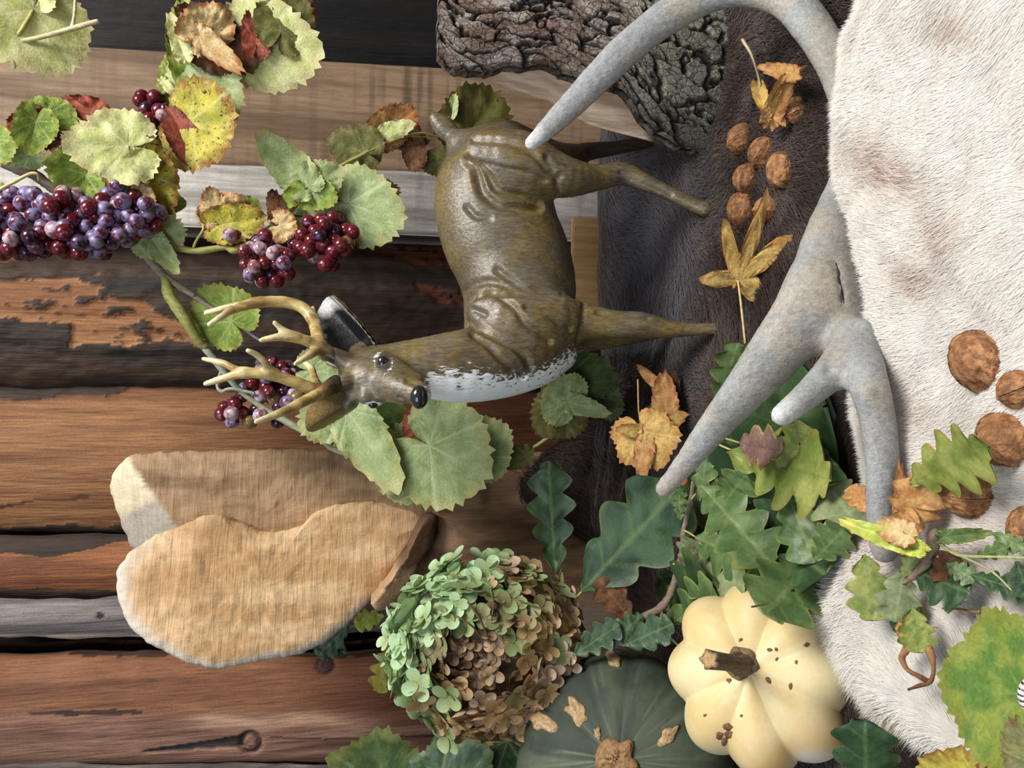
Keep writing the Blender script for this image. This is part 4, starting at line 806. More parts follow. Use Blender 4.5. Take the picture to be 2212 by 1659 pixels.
def build_green():
    C = P(1348, 1652, 0.80); root = thing('green_pumpkin', C*np.array([1, 1, 0])+np.array([0, 0, 0.008]), 'dark grey-green pumpkin with corky scars under the dried hydrangea', 'pumpkin')
    ax = (CAM-C)/np.linalg.norm(CAM-C)*1.0+np.array([0.05, 0, 0.06])
    def cf(px, py, th, f, rib): n = fbm(np.stack([np.cos(f)*3, np.sin(f)*3, th*2], -1), 4, 3); c = mixc(s2l(76, 84, 68), s2l(58, 66, 56), sst(0.35, 0.65, n)); st = fbm(np.stack([np.cos(f)*16, np.sin(f)*16, th*1.2], -1), 3, 8); return mixc(c, s2l(122, 128, 104), sst(0.55, 0.75, st)*np.exp(-(th/0.7)**2)*0.8)
    V, F, Cc = gourd(C, 0.118, ax, 12, 0.035, 0.84, 0.05, 168, 110, cf); mesh('skin', V, F, M_pump, root, Cc); t = BVH(V, F)
    for k, (c, rx, ry, an) in enumerate((((1168, 1558), 30, 17, 0.5), ((1247, 1540), 36, 19, 1.05), ((1291, 1583), 14, 8, 1.3), ((1326, 1424), 17, 13, 0.9), ((1445, 1588), 24, 14, -0.8))): patch(t, c, rx, ry, an, 0.0022, s2l(176, 146, 106), M_scar, root, 'scar', k, label='tan corky scar' if k == 0 else None)
    patch(t, (1328, 1642), 42, 48, 0.3, 0.007, s2l(150, 116, 76), M_scar, root, 'stem_scar', 9, 30, 9, 'brown corky scar where the stem was')
build_green()
def build_white():
    C = P(1640, 1456, 0.625); root = thing('white_squash', C*np.array([1, 1, 0])+np.array([0, 0, 0.01]), 'cream-white scalloped squash with a dry angular stem in front of the green pumpkin', 'squash')
    to = (CAM-C)/np.linalg.norm(CAM-C); ax = to+0.20*(-0.0*Rv+Uv)+0.05*Rv
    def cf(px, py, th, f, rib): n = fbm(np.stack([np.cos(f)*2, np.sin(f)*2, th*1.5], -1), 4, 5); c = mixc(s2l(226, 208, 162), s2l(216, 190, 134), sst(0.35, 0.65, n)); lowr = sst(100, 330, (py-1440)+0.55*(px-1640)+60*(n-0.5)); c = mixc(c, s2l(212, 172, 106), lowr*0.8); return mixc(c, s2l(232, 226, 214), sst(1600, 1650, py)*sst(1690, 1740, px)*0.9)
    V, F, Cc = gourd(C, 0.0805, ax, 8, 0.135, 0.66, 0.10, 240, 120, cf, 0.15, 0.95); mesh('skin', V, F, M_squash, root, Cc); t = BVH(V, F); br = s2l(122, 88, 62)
    for k, (x, y, r) in enumerate(((1662, 1404, 5), (1677, 1403, 5), (1720, 1430, 5), (1678, 1424, 4), (1742, 1393, 6), (1575, 1470, 7), (1660, 1469, 8), (1708, 1482, 7), (1600, 1382, 5), (1571, 1570, 10), (1555, 1589, 10), (1574, 1587, 11), (1564, 1602, 9), (1523, 1545, 4), (1602, 1546, 4))): patch(t, (x, y), r, r*0.8, k*0.7, 0.0005, br, M_scar, root, 'blemish', k, 10, 3)
    star = [(1583, 1396), (1625, 1403), (1642, 1445), (1596, 1473), (1562, 1444)]; q = resamp(star, 40); rows = []; cx, cy = 1602, 1434
    for r, h in ((1.04, -0.001), (1.0, 0.0022), (0.8, 0.0035), (0.5, 0.006), (0.2, 0.008), (0.02, 0.008)):
        row = []
        for x, y in q: p, nn = t.hit(cx+(x-cx)*r, cy+(y-cy)*r, True); row.append(p+nn*h)
        rows.append(row)
    A = np.array(rows); tb = A[-1].mean(0); tip = P(1532, 1425, 0.545); ax_ = tip-tb; tips = []
    th = np.linspace(0, 2*np.pi, 40, endpoint=False); e1 = np.cross(ax_, [0, 1, 0.2]); e1 /= np.linalg.norm(e1); e2 = np.cross(ax_, e1); e2 /= np.linalg.norm(e2)
    st = []
    for s in np.linspace(-0.06, 1, 12):
        r = (0.0060+0.003*np.exp(-(s/0.15)**2)+0.0008*s**4)*(1+0.16*np.cos(5*th)+0.06*np.cos(11*th+s*2)); st.append(tb+ax_*s+e1*(r*np.cos(th))[:, None]+e2*(r*np.sin(th))[:, None])
    st.append(tip+(st[-1]-tip)*0.6+ax_*0.01); st.append(tip+(st[-1]-tip)*0.02); S = np.array(st); cS = np.tile(s2l(112, 94, 72), (len(st)*40, 1))*(0.75+0.5*vnoise(S.reshape(-1, 3)*np.array([600, 600, 90])))[:, None]; cS[-80:] = s2l(176, 142, 100)
    VV, FF = joinf([(A.reshape(-1, 3), gridf(6, 40, wb=True)), (S.reshape(-1, 3), gridf(len(st), 40, wb=True))]); mesh('stem', VV, FF, M_scar, root, np.vstack([np.tile(s2l(122, 102, 76), (240, 1)), cS]))['label'] = 'dry brown angular stem'
build_white()
# ------------------------------------------------------------------ walnuts
def walnut_mesh(name, seed, r, half, long=1.14):
    nu, nv = 44, 20; th = np.linspace(0, np.pi/2, nv)[:, None]; f = np.linspace(0, 2*np.pi, nu, endpoint=False)[None]   # half shell, seam in the xy plane
    d = np.stack([np.sin(th)*np.cos(f), np.sin(th)*np.sin(f), np.cos(th)+0*f], -1); rid = np.abs(fbm(d*np.array([2.2, 4.5, 4.5])+seed, 4, seed)-0.5); n2 = fbm(d*7+seed, 3, seed+3)
    R = r*(1+0.10*np.exp(-((np.pi/2-th)/0.10)**2)-0.07*np.exp(-(rid/0.035)**2)+0.05*(n2-0.5)); V = d*R[..., None]*np.array([long, 0.96, 0.98]); V[..., 0] *= 1+0.05*np.sign(V[..., 0])*np.exp(-((np.abs(d[..., 0])-1)/0.15)**2)
    c = mixc(s2l(178, 128, 84), s2l(134, 90, 58), sst(0.35, 0.62, fbm(d*4+seed, 4, seed+5))); c = mixc(c, s2l(92, 58, 38), np.exp(-(rid/0.03)**2)*0.55)
    V = V.reshape(-1, 3); ring = np.arange(nu)+(nv-1)*nu; V = np.vstack([V, V[ring]*0.93]); C = np.vstack([c.reshape(-1, 3), np.tile(s2l(70, 46, 32), (nu, 1))]); V[:, 2] = np.maximum(V[:, 2], 0.0002)
    return V, gridf(nv+1, nu, wb=True), C
WN = []
def walnut(px, py, rpx, zf, label, group, seed, rot, lift=1.35):
    S = onto(np.array(px), np.array(py+0.0), zf); dep = float((S-CAM)@Fv); r = rpx*dep/FPX; c = S+np.array([0, 0, r*lift*0.6])
    d = ray(px, py); c = CAM+d*float((c-CAM)@Fv); V, F, C = walnut_mesh('w', seed, r, 0); Rm = np.array(Matrix.Rotation(rot[2], 3, 'Z') @ Matrix.Rotation(rot[1], 3, 'Y') @ Matrix.Rotation(rot[0], 3, 'X'))
    root = thing('walnut', c-np.array([0, 0, r*0.95]), label, 'walnut', group); V2, F2, C2 = walnut_mesh('w', seed+20, r, 1)
    mesh('shell_half', V@Rm.T+c, F, M_walnut, root, C); V2 = V2*np.array([1, -1, -1]); mesh('shell_half', V2@Rm.T+c, F2, M_walnut, root, C2)
g1, g2 = 'walnuts on the grey-brown fur', 'walnuts on the white pelt'
for k, (x, y, r, lb, rot) in enumerate((
    (1606, 300, 34, 'walnut with a pale chipped tip nearest the bark log', (0.3, 1.2, 0.6)), (1648, 330, 33, 'walnut wedged between the chipped walnut and the round seamed one', (0.8, 0.2, 2.0)),
    (1690, 368, 35, 'walnut with an open pale seam at the right side of the fur heap', (1.5, 0.1, 0.2)), (1617, 386, 34, 'smooth round walnut in the middle of the fur heap', (0.2, 0.9, 1.4)),
    (1606, 452, 36, 'walnut behind the long middle lobe of the yellow star leaf', (1.1, 0.4, 2.6)), (1660, 452, 30, 'walnut hidden under the tip of the yellow star leaf', (0.4, 1.4, 0.1)),
    (1722, 238, 29, 'walnut half under the curled tan leaf', (0.9, 0.7, 1.0)))):
    walnut(x, y, r, zb, lb, g1, 40+k, rot)
for k, (x, y, r, lb, rot) in enumerate((
    (2124, 784, 60, 'large walnut with a clear seam at the top of the pelt row', (0.62, -0.5, 0.5)), (2200, 842, 44, 'walnut touching the large seamed one, cut by the picture edge', (1.2, 0.6, 1.7)),
    (2174, 948, 60, 'walnut lying right beside the tip of the olive oak leaf', (1.3, 1.2, 0.2)), (2092, 1062, 58, 'walnut with a dark vertical crack beside the tan leaf', (1.45, 0.15, 1.5)), (2222, 1140, 44, 'walnut at the picture edge beside the eaten oak leaves', (0.5, 0.5, 0.5)))):
    walnut(x, y, r, zw, lb, g2, 70+k, rot)
# ------------------------------------------------------------------ leaf colours
def K(*c): return tuple(s2l(*v) for v in c)
CK = {'pale': K((232, 234, 168), (208, 216, 130), (228, 218, 160), (240, 240, 196)), 'green': K((156, 182, 76), (122, 150, 56), (176, 176, 80), (206, 214, 140)),
      'deep': K((78, 100, 42), (58, 82, 34), (92, 96, 46), (112, 132, 72)), 'sage': K((182, 200, 142), (156, 178, 112), (190, 186, 122), (216, 224, 176)),
      'yellow': K((206, 192, 66), (168, 164, 58), (150, 92, 40), (206, 200, 120)), 'cream': K((222, 198, 146), (204, 166, 112), (176, 112, 62), (226, 206, 156)),
      'brown': K((118, 78, 46), (84, 52, 32), (64, 36, 24), (136, 94, 54)), 'red': K((178, 90, 70), (146, 68, 54), (126, 56, 42), (196, 126, 94)),
      'olive': K((126, 126, 68), (100, 104, 54), (110, 92, 50), (150, 150, 96)), 'oakd': K((56, 84, 50), (42, 66, 40), (84, 100, 52), (120, 140, 84)),
      'oakm': K((100, 122, 72), (76, 102, 58), (132, 136, 66), (148, 158, 102)), 'oakp': K((140, 150, 108), (118, 132, 90), (150, 140, 96), (170, 176, 130)),
      'oliv2': K((150, 156, 84), (112, 130, 58), (140, 128, 60), (110, 116, 60)), 'tan': K((206, 160, 104), (184, 130, 76), (150, 92, 52), (212, 176, 116)),
      'gold': K((220, 184, 108), (200, 158, 84), (186, 124, 70), (226, 200, 132)), 'purp': K((136, 108, 98), (116, 88, 78), (190, 160, 50), (100, 76, 64)),
      'motl': K((96, 132, 58), (146, 158, 68), (140, 144, 62), (124, 154, 82)), 'lime': K((196, 206, 96), (162, 180, 76), (206, 196, 100), (206, 212, 130))}
def gy(px, py, dz=0.012, z=zb): return float(onto(np.array(float(px)), np.array(float(py)), lambda X, y: z(X, y)+dz)[1])
def leaves(parent, rows, mat=None, name='leaf'):
    out = []
    for r in rows:
        kw = dict(r[6]) if len(r) > 6 else {}
        b, t = r[1], r[2]
        y0, y1 = [(gy(p[0], p[1], float(y[1:])/1000, zw if y[0] == 'w' else zb) if isinstance(y, str) else y) for y, p in ((r[3], b), (r[4], t))]; kind, ck = r[0], r[5]
        m = kw.pop('mat', None) or mat or (M_leafsp if ck in ('yellow',) else M_leaf); st = kw.pop('st', None)
        if st is not None: kw['stalk'] = [(q[0], q[1], gy(q[0], q[1], float(q[2][1:])/1000, zw if q[2][0] == 'w' else zb) if isinstance(q[2], str) else q[2]) for q in st]
        if ck in ('red', 'brown', 'cream', 'tan', 'purp', 'yellow') and 'label' not in kw and parent is not None: kw['label'] = {'red': 'reddish leaf', 'brown': 'withered brown leaf', 'cream': 'dry cream leaf', 'tan': 'dry tan leaf', 'purp': 'purple-brown leaf', 'yellow': 'yellow leaf with brown specks'}[ck]
        out.append(leaf(kind, b, t, y0, y1, CK[ck], parent, name, m, **kw))
    return out
def cane(parent, pts, rs_, c1, c2, name='cane', bump=0.25, seed=0, mat=None):
    pts = [(p[0], p[1], gy(p[0], p[1], float(p[2][1:])/1000, zw if p[2][0] == 'w' else zb) if isinstance(p[2], str) else p[2]) for p in pts]
    q = [P(*p) for p in pts]; r = [a*mpp(p[2]) for a, p in zip(rs_, pts)]
    c1, c2 = np.asarray(c1), np.asarray(c2); a, b = q[0], q[-1]
    return tube(name, q, r, mat or M_cane, parent, lambda V: mixc(c1, c2, np.clip(((V-a)@(b-a))/((b-a)@(b-a))+0.5*(fbm(V*60, 3, seed)-0.5), 0, 1)), n=10, seg=10*len(q), bump=bump, seed=seed)
D_ = dict
# ------------------------------------------------------------------ grapevine behind and above the stag
v1 = thing('grapevine', P(300, 540, 0.94), 'leafy grapevine with woody cane running behind the stag antlers and down past its chest', 'vine')
WOOD, WOOD2, GRN, GRN2 = s2l(120, 104, 92), s2l(156, 140, 124), s2l(164, 168, 92), s2l(140, 128, 66)
cane(v1, [(-60, 318, .95), (0, 348, .95), (66, 374, .95), (110, 404, .95), (180, 450, .955), (270, 512, .95), (312, 548, .945), (362, 602, .945), (420, 640, .95)], [11, 12, 11, 9, 8, 8, 8, 8, 6], WOOD, WOOD2, bump=0.5, seed=3)
cane(v1, [(420, 640, .95), (462, 668, .955), (512, 700, .96), (566, 738, .965)], [5, 4.5, 4, 3], WOOD2, s2l(150, 150, 160), seed=4)
cane(v1, [(356, 600, .945), (366, 636, .94), (400, 690, .94), (430, 738, .945), (446, 752, .945)], [8, 11.5, 11, 10.5, 7], GRN, s2l(120, 118, 60), bump=0.2, seed=5)
cane(v1, [(432, 738, .945), (480, 798, .95), (520, 845, .96), (570, 882, .965), (622, 912, .965), (700, 955, .965), (724, 968, .965), (820, 1003, .965), (895, 1028, .965), (950, 1030, .965), (1060, 1022, .97), (1140, 975, .975), (1206, 930, .97)], [7.5, 7, 6, 6, 7.5, 6.5, 9, 6, 8, 5.5, 4.5, 4, 4], s2l(150, 156, 140), GRN, bump=0.15, seed=6)
cane(v1, [(322, 510, .945), (350, 524, .94), (406, 540, .935), (440, 541, .93), (486, 534, .93), (508, 540, .93), (545, 520, .93), (582, 494, .93), (616, 466, .93), (656, 424, .935), (722, 368, .94), (790, 330, .945), (846, 294, .95), (920, 296, .96)], [8, 9, 6.5, 7, 6, 8, 5.5, 7, 5, 5.5, 4, 4, 3.5, 2.5], GRN, GRN2, bump=0.15, seed=7)
cane(v1, [(-40, 402, .93), (10, 412, .93), (46, 432, .93), (90, 428, .93), (140, 420, .935)], [6, 6, 8, 6.5, 5], GRN, s2l(190, 180, 130), seed=8)
cane(v1, [(-30, 425, .925), (10, 404, .925), (60, 378, .925), (80, 376, .925), (84, 390, .93)], [3, 3.5, 3.5, 3, 2], s2l(206, 196, 140), s2l(190, 170, 120), name='tendril', seed=9)
cane(v1, [(480, 795, .95), (470, 830, .955), (478, 845, .955), (500, 840, .955), (550, 850, .96)], [4, 3.5, 3.5, 3.5, 3], s2l(150, 150, 140), s2l(170, 176, 160), name='tendril', seed=10)
cane(v1, [(420, 460, .93), (440, 490, .93), (424, 520, .93), (418, 534, .93)], [3, 2.6, 2.6, 3], s2l(190, 170, 110), GRN, name='tendril', seed=11)
cane(v1, [(1095, 975, .97), (1138, 985, .965), (1140, 1010, .965), (1120, 1022, .965), (1090, 1008, .965)], [2, 2.2, 2, 1.8, 1.2], s2l(150, 76, 54), s2l(170, 86, 60), name='tendril', seed=12)
cane(v1, [(790, 330, .945), (830, 312, .945), (900, 288, .955), (948, 296, .965)], [3, 3, 2.5, 2], GRN2, s2l(150, 120, 80), name='tendril', seed=13)
leaves(v1, [
 ('grape', (184, 376), (96, 350), .93, .91, 'green', D_(wid=1.05, cup=.1, wave=.08)), ('grape', (186, 378), (272, 398), .93, .92, 'green', D_(wid=.85, wave=.08, label='green leaf with rusty spots', mat=M_leafsp)),
 ('round', (277, 316), (136, 318), .905, .89, 'pale', D_(wid=.86, roll=20, wave=.07, st=[(280, 340, .91), (274, 372, .93)], sr=3)),
 ('round', (300, 366), (348, 480), .92, .93, 'yellow', D_(wid=.82, wave=.1, cup=.15)), ('round', (288, 384), (312, 322), .915, .91, 'pale', D_(wid=.6, fold=25)), ('round', (300, 420), (334, 448), .912, .91, 'cream', D_(wid=.8, wave=.1)),
 ('round', (196, 242), (106, 232), .94, .94, 'red', D_(wid=.5, wave=.12, mat=M_dry)), ('round', (97, 248), (172, 268), .935, .94, 'green', D_(wid=.8)), ('round', (78, 262), (62, 332), .92, .92, 'green', D_(wid=.75, fold=15)),
 ('round', (78, 262), (122, 328), .925, .93, 'brown', D_(wid=.6, curl=1.2, mat=M_dry)), ('round', (76, 262), (18, 278), .93, .94, 'red', D_(wid=.55, wave=.15, mat=M_dry)), ('round', (-30, 300), (18, 352), .92, .92, 'green', D_(wid=.9)),
 ('round', (66, 330), (4, 342), .94, .94, 'sage', D_(wid=.8)), ('round', (-20, 430), (14, 398), .935, .935, 'pale', D_(wid=.9)),
 ('round', (322, 512), (406, 498), .935, .93, 'sage', D_(wid=.75, fold=10)), ('ovate', (326, 514), (384, 590), .93, .925, 'sage', D_(wid=1.1, fold=20)), ('round', (372, 440), (402, 440), .95, .95, 'green', D_(wid=.9)),
 ('round', (470, 472), (452, 402), .925, .92, 'cream', D_(wid=.6, curl=1.0, mat=M_dry)), ('round', (470, 472), (532, 424), .93, .92, 'cream', D_(wid=.75, wave=.14, mat=M_dry)), ('round', (482, 484), (576, 468), .925, .92, 'yellow', D_(wid=.6, fold=15)), ('round', (500, 462), (560, 440), .93, .935, 'green', D_(wid=.7)),
 ('ovate', (664, 402), (558, 288), .93, .91, 'sage', D_(wid=1.25, cup=.35, fold=8)), ('round', (668, 402), (736, 366), .925, .92, 'sage', D_(wid=.8)), ('round', (662, 408), (730, 432), .93, .925, 'green', D_(wid=.8, fold=10)), ('ovate', (656, 404), (600, 453), .925, .92, 'green', D_(wid=1.1)),
 ('ovate', (602, 474), (586, 406), .92, .92, 'brown', D_(wid=1.2, curl=1.4, mat=M_dry)), ('round', (600, 488), (642, 490), .92, .915, 'cream', D_(wid=1.05, wave=.12, mat=M_dry)),
 ('round', (752, 440), (874, 482), .94, .93, 'sage', D_(wid=.86, wave=.05, st=[(722, 436, .94), (690, 420, .94)])), ('round', (790, 428), (866, 410), .95, .95, 'olive', D_(wid=.6)), ('ovate', (654, 505), (644, 436), .95, .95, 'deep', D_(wid=1.3)), ('ovate', (742, 446), (716, 402), .955, .95, 'deep', D_(wid=1.3)),
 ('round', (788, 330), (712, 300), .945, .945, 'olive', D_(wid=.9)), ('round', (790, 332), (742, 362), .95, .95, 'olive', D_(wid=.8)), ('round', (828, 286), (898, 236), .955, .96, 'tan', D_(wid=.6, fold=15, mat=M_dry)), ('ovate', (828, 288), (894, 266), .945, .94, 'pale', D_(wid=1.2)),
 ('ovate', (830, 290), (926, 306), .955, .965, 'deep', D_(wid=1.1)), ('round', (882, 276), (900, 312), .97, .97, 'red', D_(wid=.8)), ('round', (892, 314), (902, 374), .96, .96, 'brown', D_(wid=.6, curl=1.2, mat=M_dry)), ('round', (962, 348), (912, 360), .97, .97, 'olive', D_(wid=.8)),
 ('round', (1008, 290), (1084, 212), 1.0, 1.02, 'olive', D_(wid=.8, fold=12)), ('ovate', (974, 250), (984, 202), .99, .99, 'sage', D_(wid=1.0, fold=25)),
 ('round', (500, 694), (426, 626), .955, .955, 'green', D_(wid=.92, wave=.05)), ('round', (670, 800), (738, 806), .96, .96, 'sage', D_(wid=.95)), ('round', (736, 892), (646, 926), .95, .95, 'sage', D_(wid=.8)),
 ('ovate', (748, 884), (866, 1064), .93, .92, 'sage', D_(wid=1.05, roll=10, st=[(722, 964, .955)], sr=3.4)), ('round', (762, 866), (866, 972), .97, .97, 'deep', D_(wid=.8)), ('round', (905, 1028), (884, 905), .955, .955, 'sage', D_(wid=.9)), ('round', (862, 1018), (820, 1062), .955, .95, 'sage', D_(wid=.85)),
 ('round', (927, 962), (1052, 1034), .93, .915, 'sage', D_(wid=1.04, wave=.05, cup=.08, st=[(912, 990, .945), (894, 1028, .962)], sr=3.6)), ('round', (902, 928), (884, 886), .94, .94, 'red', D_(wid=.9)), ('round', (1030, 985), (1094, 918), .955, .955, 'sage', D_(wid=.9, fold=15)),
 ('ovate', (1142, 984), (1060, 1004), .965, .96, 'olive', D_(wid=1.2, fold=10)), ('round', (1226, 868), (1178, 836), .945, .94, 'sage', D_(wid=1.3, wave=.06, st=[(1218, 900, .955), (1206, 932, .968)], sr=3.4)), ('ovate', (1226, 868), (1316, 894), .945, .93, 'sage', D_(wid=1.05, cup=.2)), ('round', (1222, 880), (1160, 930), .96, .955, 'olive', D_(wid=1.0)),
 ('round', (1222, 815), (1332, 815), .965, .95, 'deep', D_(wid=.68)), ('round', (1292, 846), (1338, 906), .96, .95, 'deep', D_(wid=.7)),
])
v2 = thing('grapevine', P(0, 100, 0.92), 'pale vine shoot end with one big yellow-green leaf at the upper left corner', 'vine')
cane(v2, [(-60, 118, .92), (-10, 108, .92), (24, 96, .92), (90, 80, .92), (156, 62, .92), (212, 46, .92)], [4.5, 4.5, 5, 4.5, 5, 4.5], s2l(196, 180, 130), s2l(206, 192, 150), seed=14); cane(v2, [(154, 64, .92), (160, 40, .92), (163, 2, .92)], [4, 3.4, 3], s2l(206, 192, 150), s2l(196, 180, 130), seed=15)
leaves(v2, [('round', (72, 22), (22, 150), .925, .91, 'pale', D_(wid=1.02, wave=.05, st=[(50, 60, .918), (24, 96, .92)], sr=4)), ('round', (60, 14), (-30, -40), .93, .93, 'pale', D_(wid=.8))])
v3 = thing('grapevine', P(520, 0, 0.95), 'grapevine shoot hanging at the top with curled brown and yellow leaves over the dark gap', 'vine')
cane(v3, [(556, -40, .95), (536, 0, .95), (505, 32, .95), (470, 72, .955), (425, 140, .955), (380, 182, .96), (330, 218, .965)], [9, 9, 10, 7, 6, 5, 4], s2l(156, 148, 112), s2l(150, 126, 84), seed=16)
leaves(v3, [
 ('round', (424, 148), (398, 2), .955, .94, 'green', D_(wid=.5, fold=12)), ('round', (380, 186), (392, 96), .965, .955, 'green', D_(wid=.55)), ('ovate', (398, 122), (366, 28), .935, .93, 'pale', D_(wid=.95, fold=20)), ('round', (432, 74), (490, 18), .925, .92, 'cream', D_(wid=.85, wave=.14, mat=M_dry)),
 ('round', (432, 74), (556, 140), .935, .94, 'brown', D_(wid=.62, wave=.1, mat=M_dry)), ('ovate', (430, 74), (526, 156), .925, .925, 'cream', D_(wid=.9, fold=20, mat=M_dry)), ('round', (552, 92), (694, 118), .935, .93, 'pale', D_(wid=.9, wave=.05, st=[(545, 60, .94), (520, 20, .95)], sr=3)),
 ('round', (553, 92), (556, 12), .93, .925, 'red', D_(wid=.55, fold=10)), ('round', (608, 66), (640, -26), .925, .92, 'olive', D_(wid=.8)), ('round', (632, 30), (682, 20), .935, .935, 'red', D_(wid=1.1)),
 ('round', (410, 262), (506, 304), .935, .92, 'yellow', D_(wid=1.12, wave=.06, cup=.1)), ('round', (432, 160), (506, 256), .95, .945, 'sage', D_(wid=.72)), ('round', (408, 316), (362, 232), .94, .935, 'red', D_(wid=.5, fold=20)),
 ('ovate', (352, 176), (400, 226), .95, .95, 'pale', D_(wid=.6, fold=30)),
])
# ------------------------------------------------------------------ grapes
GP = []
for k in range(3):
    V, F = sphere_geo((0, 0, 0), (1, 1, 1.06), 18, 11); V = V*(1+0.03*(vnoise(V*1.5+k*7)-0.5))[:, None]; row = []
    for m in G_MATS:
        o = mesh('grape', V, F, m); row.append(o.data); bpy.data.objects.remove(o)
    GP.append(row)
def bunch(label, y, pts, r0, wts, off, sc_, seed, thick=0.018, stalk=None):
    rs = np.random.RandomState(seed); q = np.array(pts, float)/sc_+np.array(off); c = q.mean(0); ctr = P(c[0], c[1], y); root = thing('grape_bunch', ctr, label, 'grapes', 'bunches of grapes on the vines')
    sp = q.std(0)+1e-6; R2 = (((q-c)/(sp*2.1))**2).sum(1); placed = []
    inner = q[rs.rand(len(q)) < 0.55]+rs.randn(1, 2)*6; allq = [(p, 0) for p in q]+[(p, 1) for p in inner]
    for (p, inn) in allq:
        yy = y-(thick*math.sqrt(max(0, 1-min(1, ((p-c)/(sp*2.2))@((p-c)/(sp*2.2)))))) + (0.014 if inn else 0)+rs.randn()*0.0022; r = r0*mpp(yy)*(0.9+0.2*rs.rand())
        w_ = P(p[0], p[1], yy)
        for _ in range(4):
            for a, ra in placed:
                dv = w_-a; l = np.linalg.norm(dv)
                if l < (r+ra)*0.86: w_ = w_+np.array([0, -1 if not inn else 1, 0])*((r+ra)*0.86-l)*0.5
        placed.append((w_, r)); me = GP[rs.randint(3)][rs.choice(5, p=wts)]
        o = bpy.data.objects.new('grape', me); COL.objects.link(o); o.parent = root; o.matrix_parent_inverse = Matrix.Translation(root.location).inverted()
        o.location = w_; o.scale = (r, r, r); o.rotation_euler = rs.rand(3)*6.28
    if stalk: tube('stalk', [P(*s) for s in stalk], [2.6*mpp(y)]*len(stalk), M_cane, root, s2l(120, 110, 70), n=7)
G1 = [(45, 210), (85, 300), (195, 235), (280, 335), (140, 385), (35, 435), (125, 495), (45, 555), (250, 530), (110, 630), (230, 650), (430, 350), (350, 250), (375, 440), (380, 500), (480, 470), (415, 570), (530, 580), (550, 640), (640, 590), (695, 660), (560, 330), (600, 270), (555, 215), (650, 170), (735, 235), (630, 395), (590, 450), (670, 500), (600, 510), (740, 435), (820, 340), (905, 295), (930, 160), (1055, 150), (1150, 180), (1000, 240), (1080, 240), (1000, 350), (1105, 345), (1180, 280), (1265, 340), (1355, 310), (1335, 420), (1180, 405), (1005, 460), (925, 400), (1120, 460), (1230, 460), (1040, 520), (940, 555), (800, 520), (860, 580), (770, 590), (840, 640), (730, 600), (895, 500), (330, 610), (20, 650), (300, 540), (-40, 300), (-30, 500), (-40, 620), (430, 250), (-60, 400), (250, 170), (480, 290), (700, 330), (880, 220), (1280, 270), (190, 420), (10, 340), (150, 560), (780, 290), (330, 180), (120, 160), (-60, 180), (1020, 110), (560, 160)]
bunch('large bunch of dusky purple grapes at the left picture edge under the leaves', .925, G1, 15.5, (.30, .50, .08, 0, .12), (0, 380), 3.95, 1, .026)
bunch('small bunch of pinkish red grapes with pale bloom beside the plain dark red bunch', .93, [(620, 570), (565, 625), (715, 585), (785, 640), (680, 685), (580, 710), (520, 660), (520, 760), (690, 750), (775, 750), (760, 680), (620, 825), (740, 840), (565, 850), (665, 900), (785, 905), (835, 830), (885, 840), (840, 680), (880, 690), (850, 760), (440, 510), (395, 520), (690, 520), (600, 790), (650, 630)], 14, (.42, .12, .40, .03, .03), (400, 380), 3.95, 2, .02, [(585, 495, .93), (578, 520, .935), (575, 560, .94)])
bunch('shaded dark red bunch of grapes with one green grape beside the sage vine leaf', .94, [(1050, 390), (1160, 370), (1265, 360), (1000, 500), (1110, 470), (1190, 420), (1275, 465), (1370, 460), (1285, 560), (1385, 570), (935, 590), (990, 630), (1080, 565), (1180, 590), (1370, 640), (1260, 655), (1095, 685), (1180, 730), (1225, 750), (1430, 490), (1330, 610), (1200, 780), (1150, 520), (1050, 660)], 15, (.66, .03, .04, .17, .10), (400, 380), 3.95, 3, .022, [(615, 466, .93), (660, 470, .945), (695, 510, .95)])
bunch('loose purple bunch of grapes behind the stag figurine antlers', .985, [(740, 795), (640, 870), (910, 900), (830, 840), (570, 980), (690, 1010), (630, 1100), (760, 1110), (840, 1050), (920, 1080), (960, 1100), (490, 1085), (430, 1150), (610, 1200), (400, 1305), (485, 1230), (550, 1310), (310, 1245), (800, 1180), (790, 1310), (880, 1140), (1100, 1000), (650, 1250), (410, 1230), (720, 1050), (860, 900), (780, 880), (700, 930), (960, 960)], 14, (.40, .20, .22, .06, .12), (400, 580), 3.95, 4, .015, [(545, 850, .96), (560, 850, .985), (580, 870, .985)])
bunch('dark red bunch of grapes half hidden behind the red and yellow leaves', .965, [(1190, 860), (1320, 830), (1255, 930), (1235, 1000), (1295, 1045), (1395, 1080), (1200, 1140), (1300, 1150), (1420, 1180), (1170, 1230), (1360, 950), (1430, 960), (1530, 1320), (1480, 1280), (1410, 1020), (1150, 1180), (1330, 1240)], 14, (.48, .08, .14, 0, .30), (0, 0), 3.95, 5, .015, [(330, 218, .965), (325, 240, .97)])
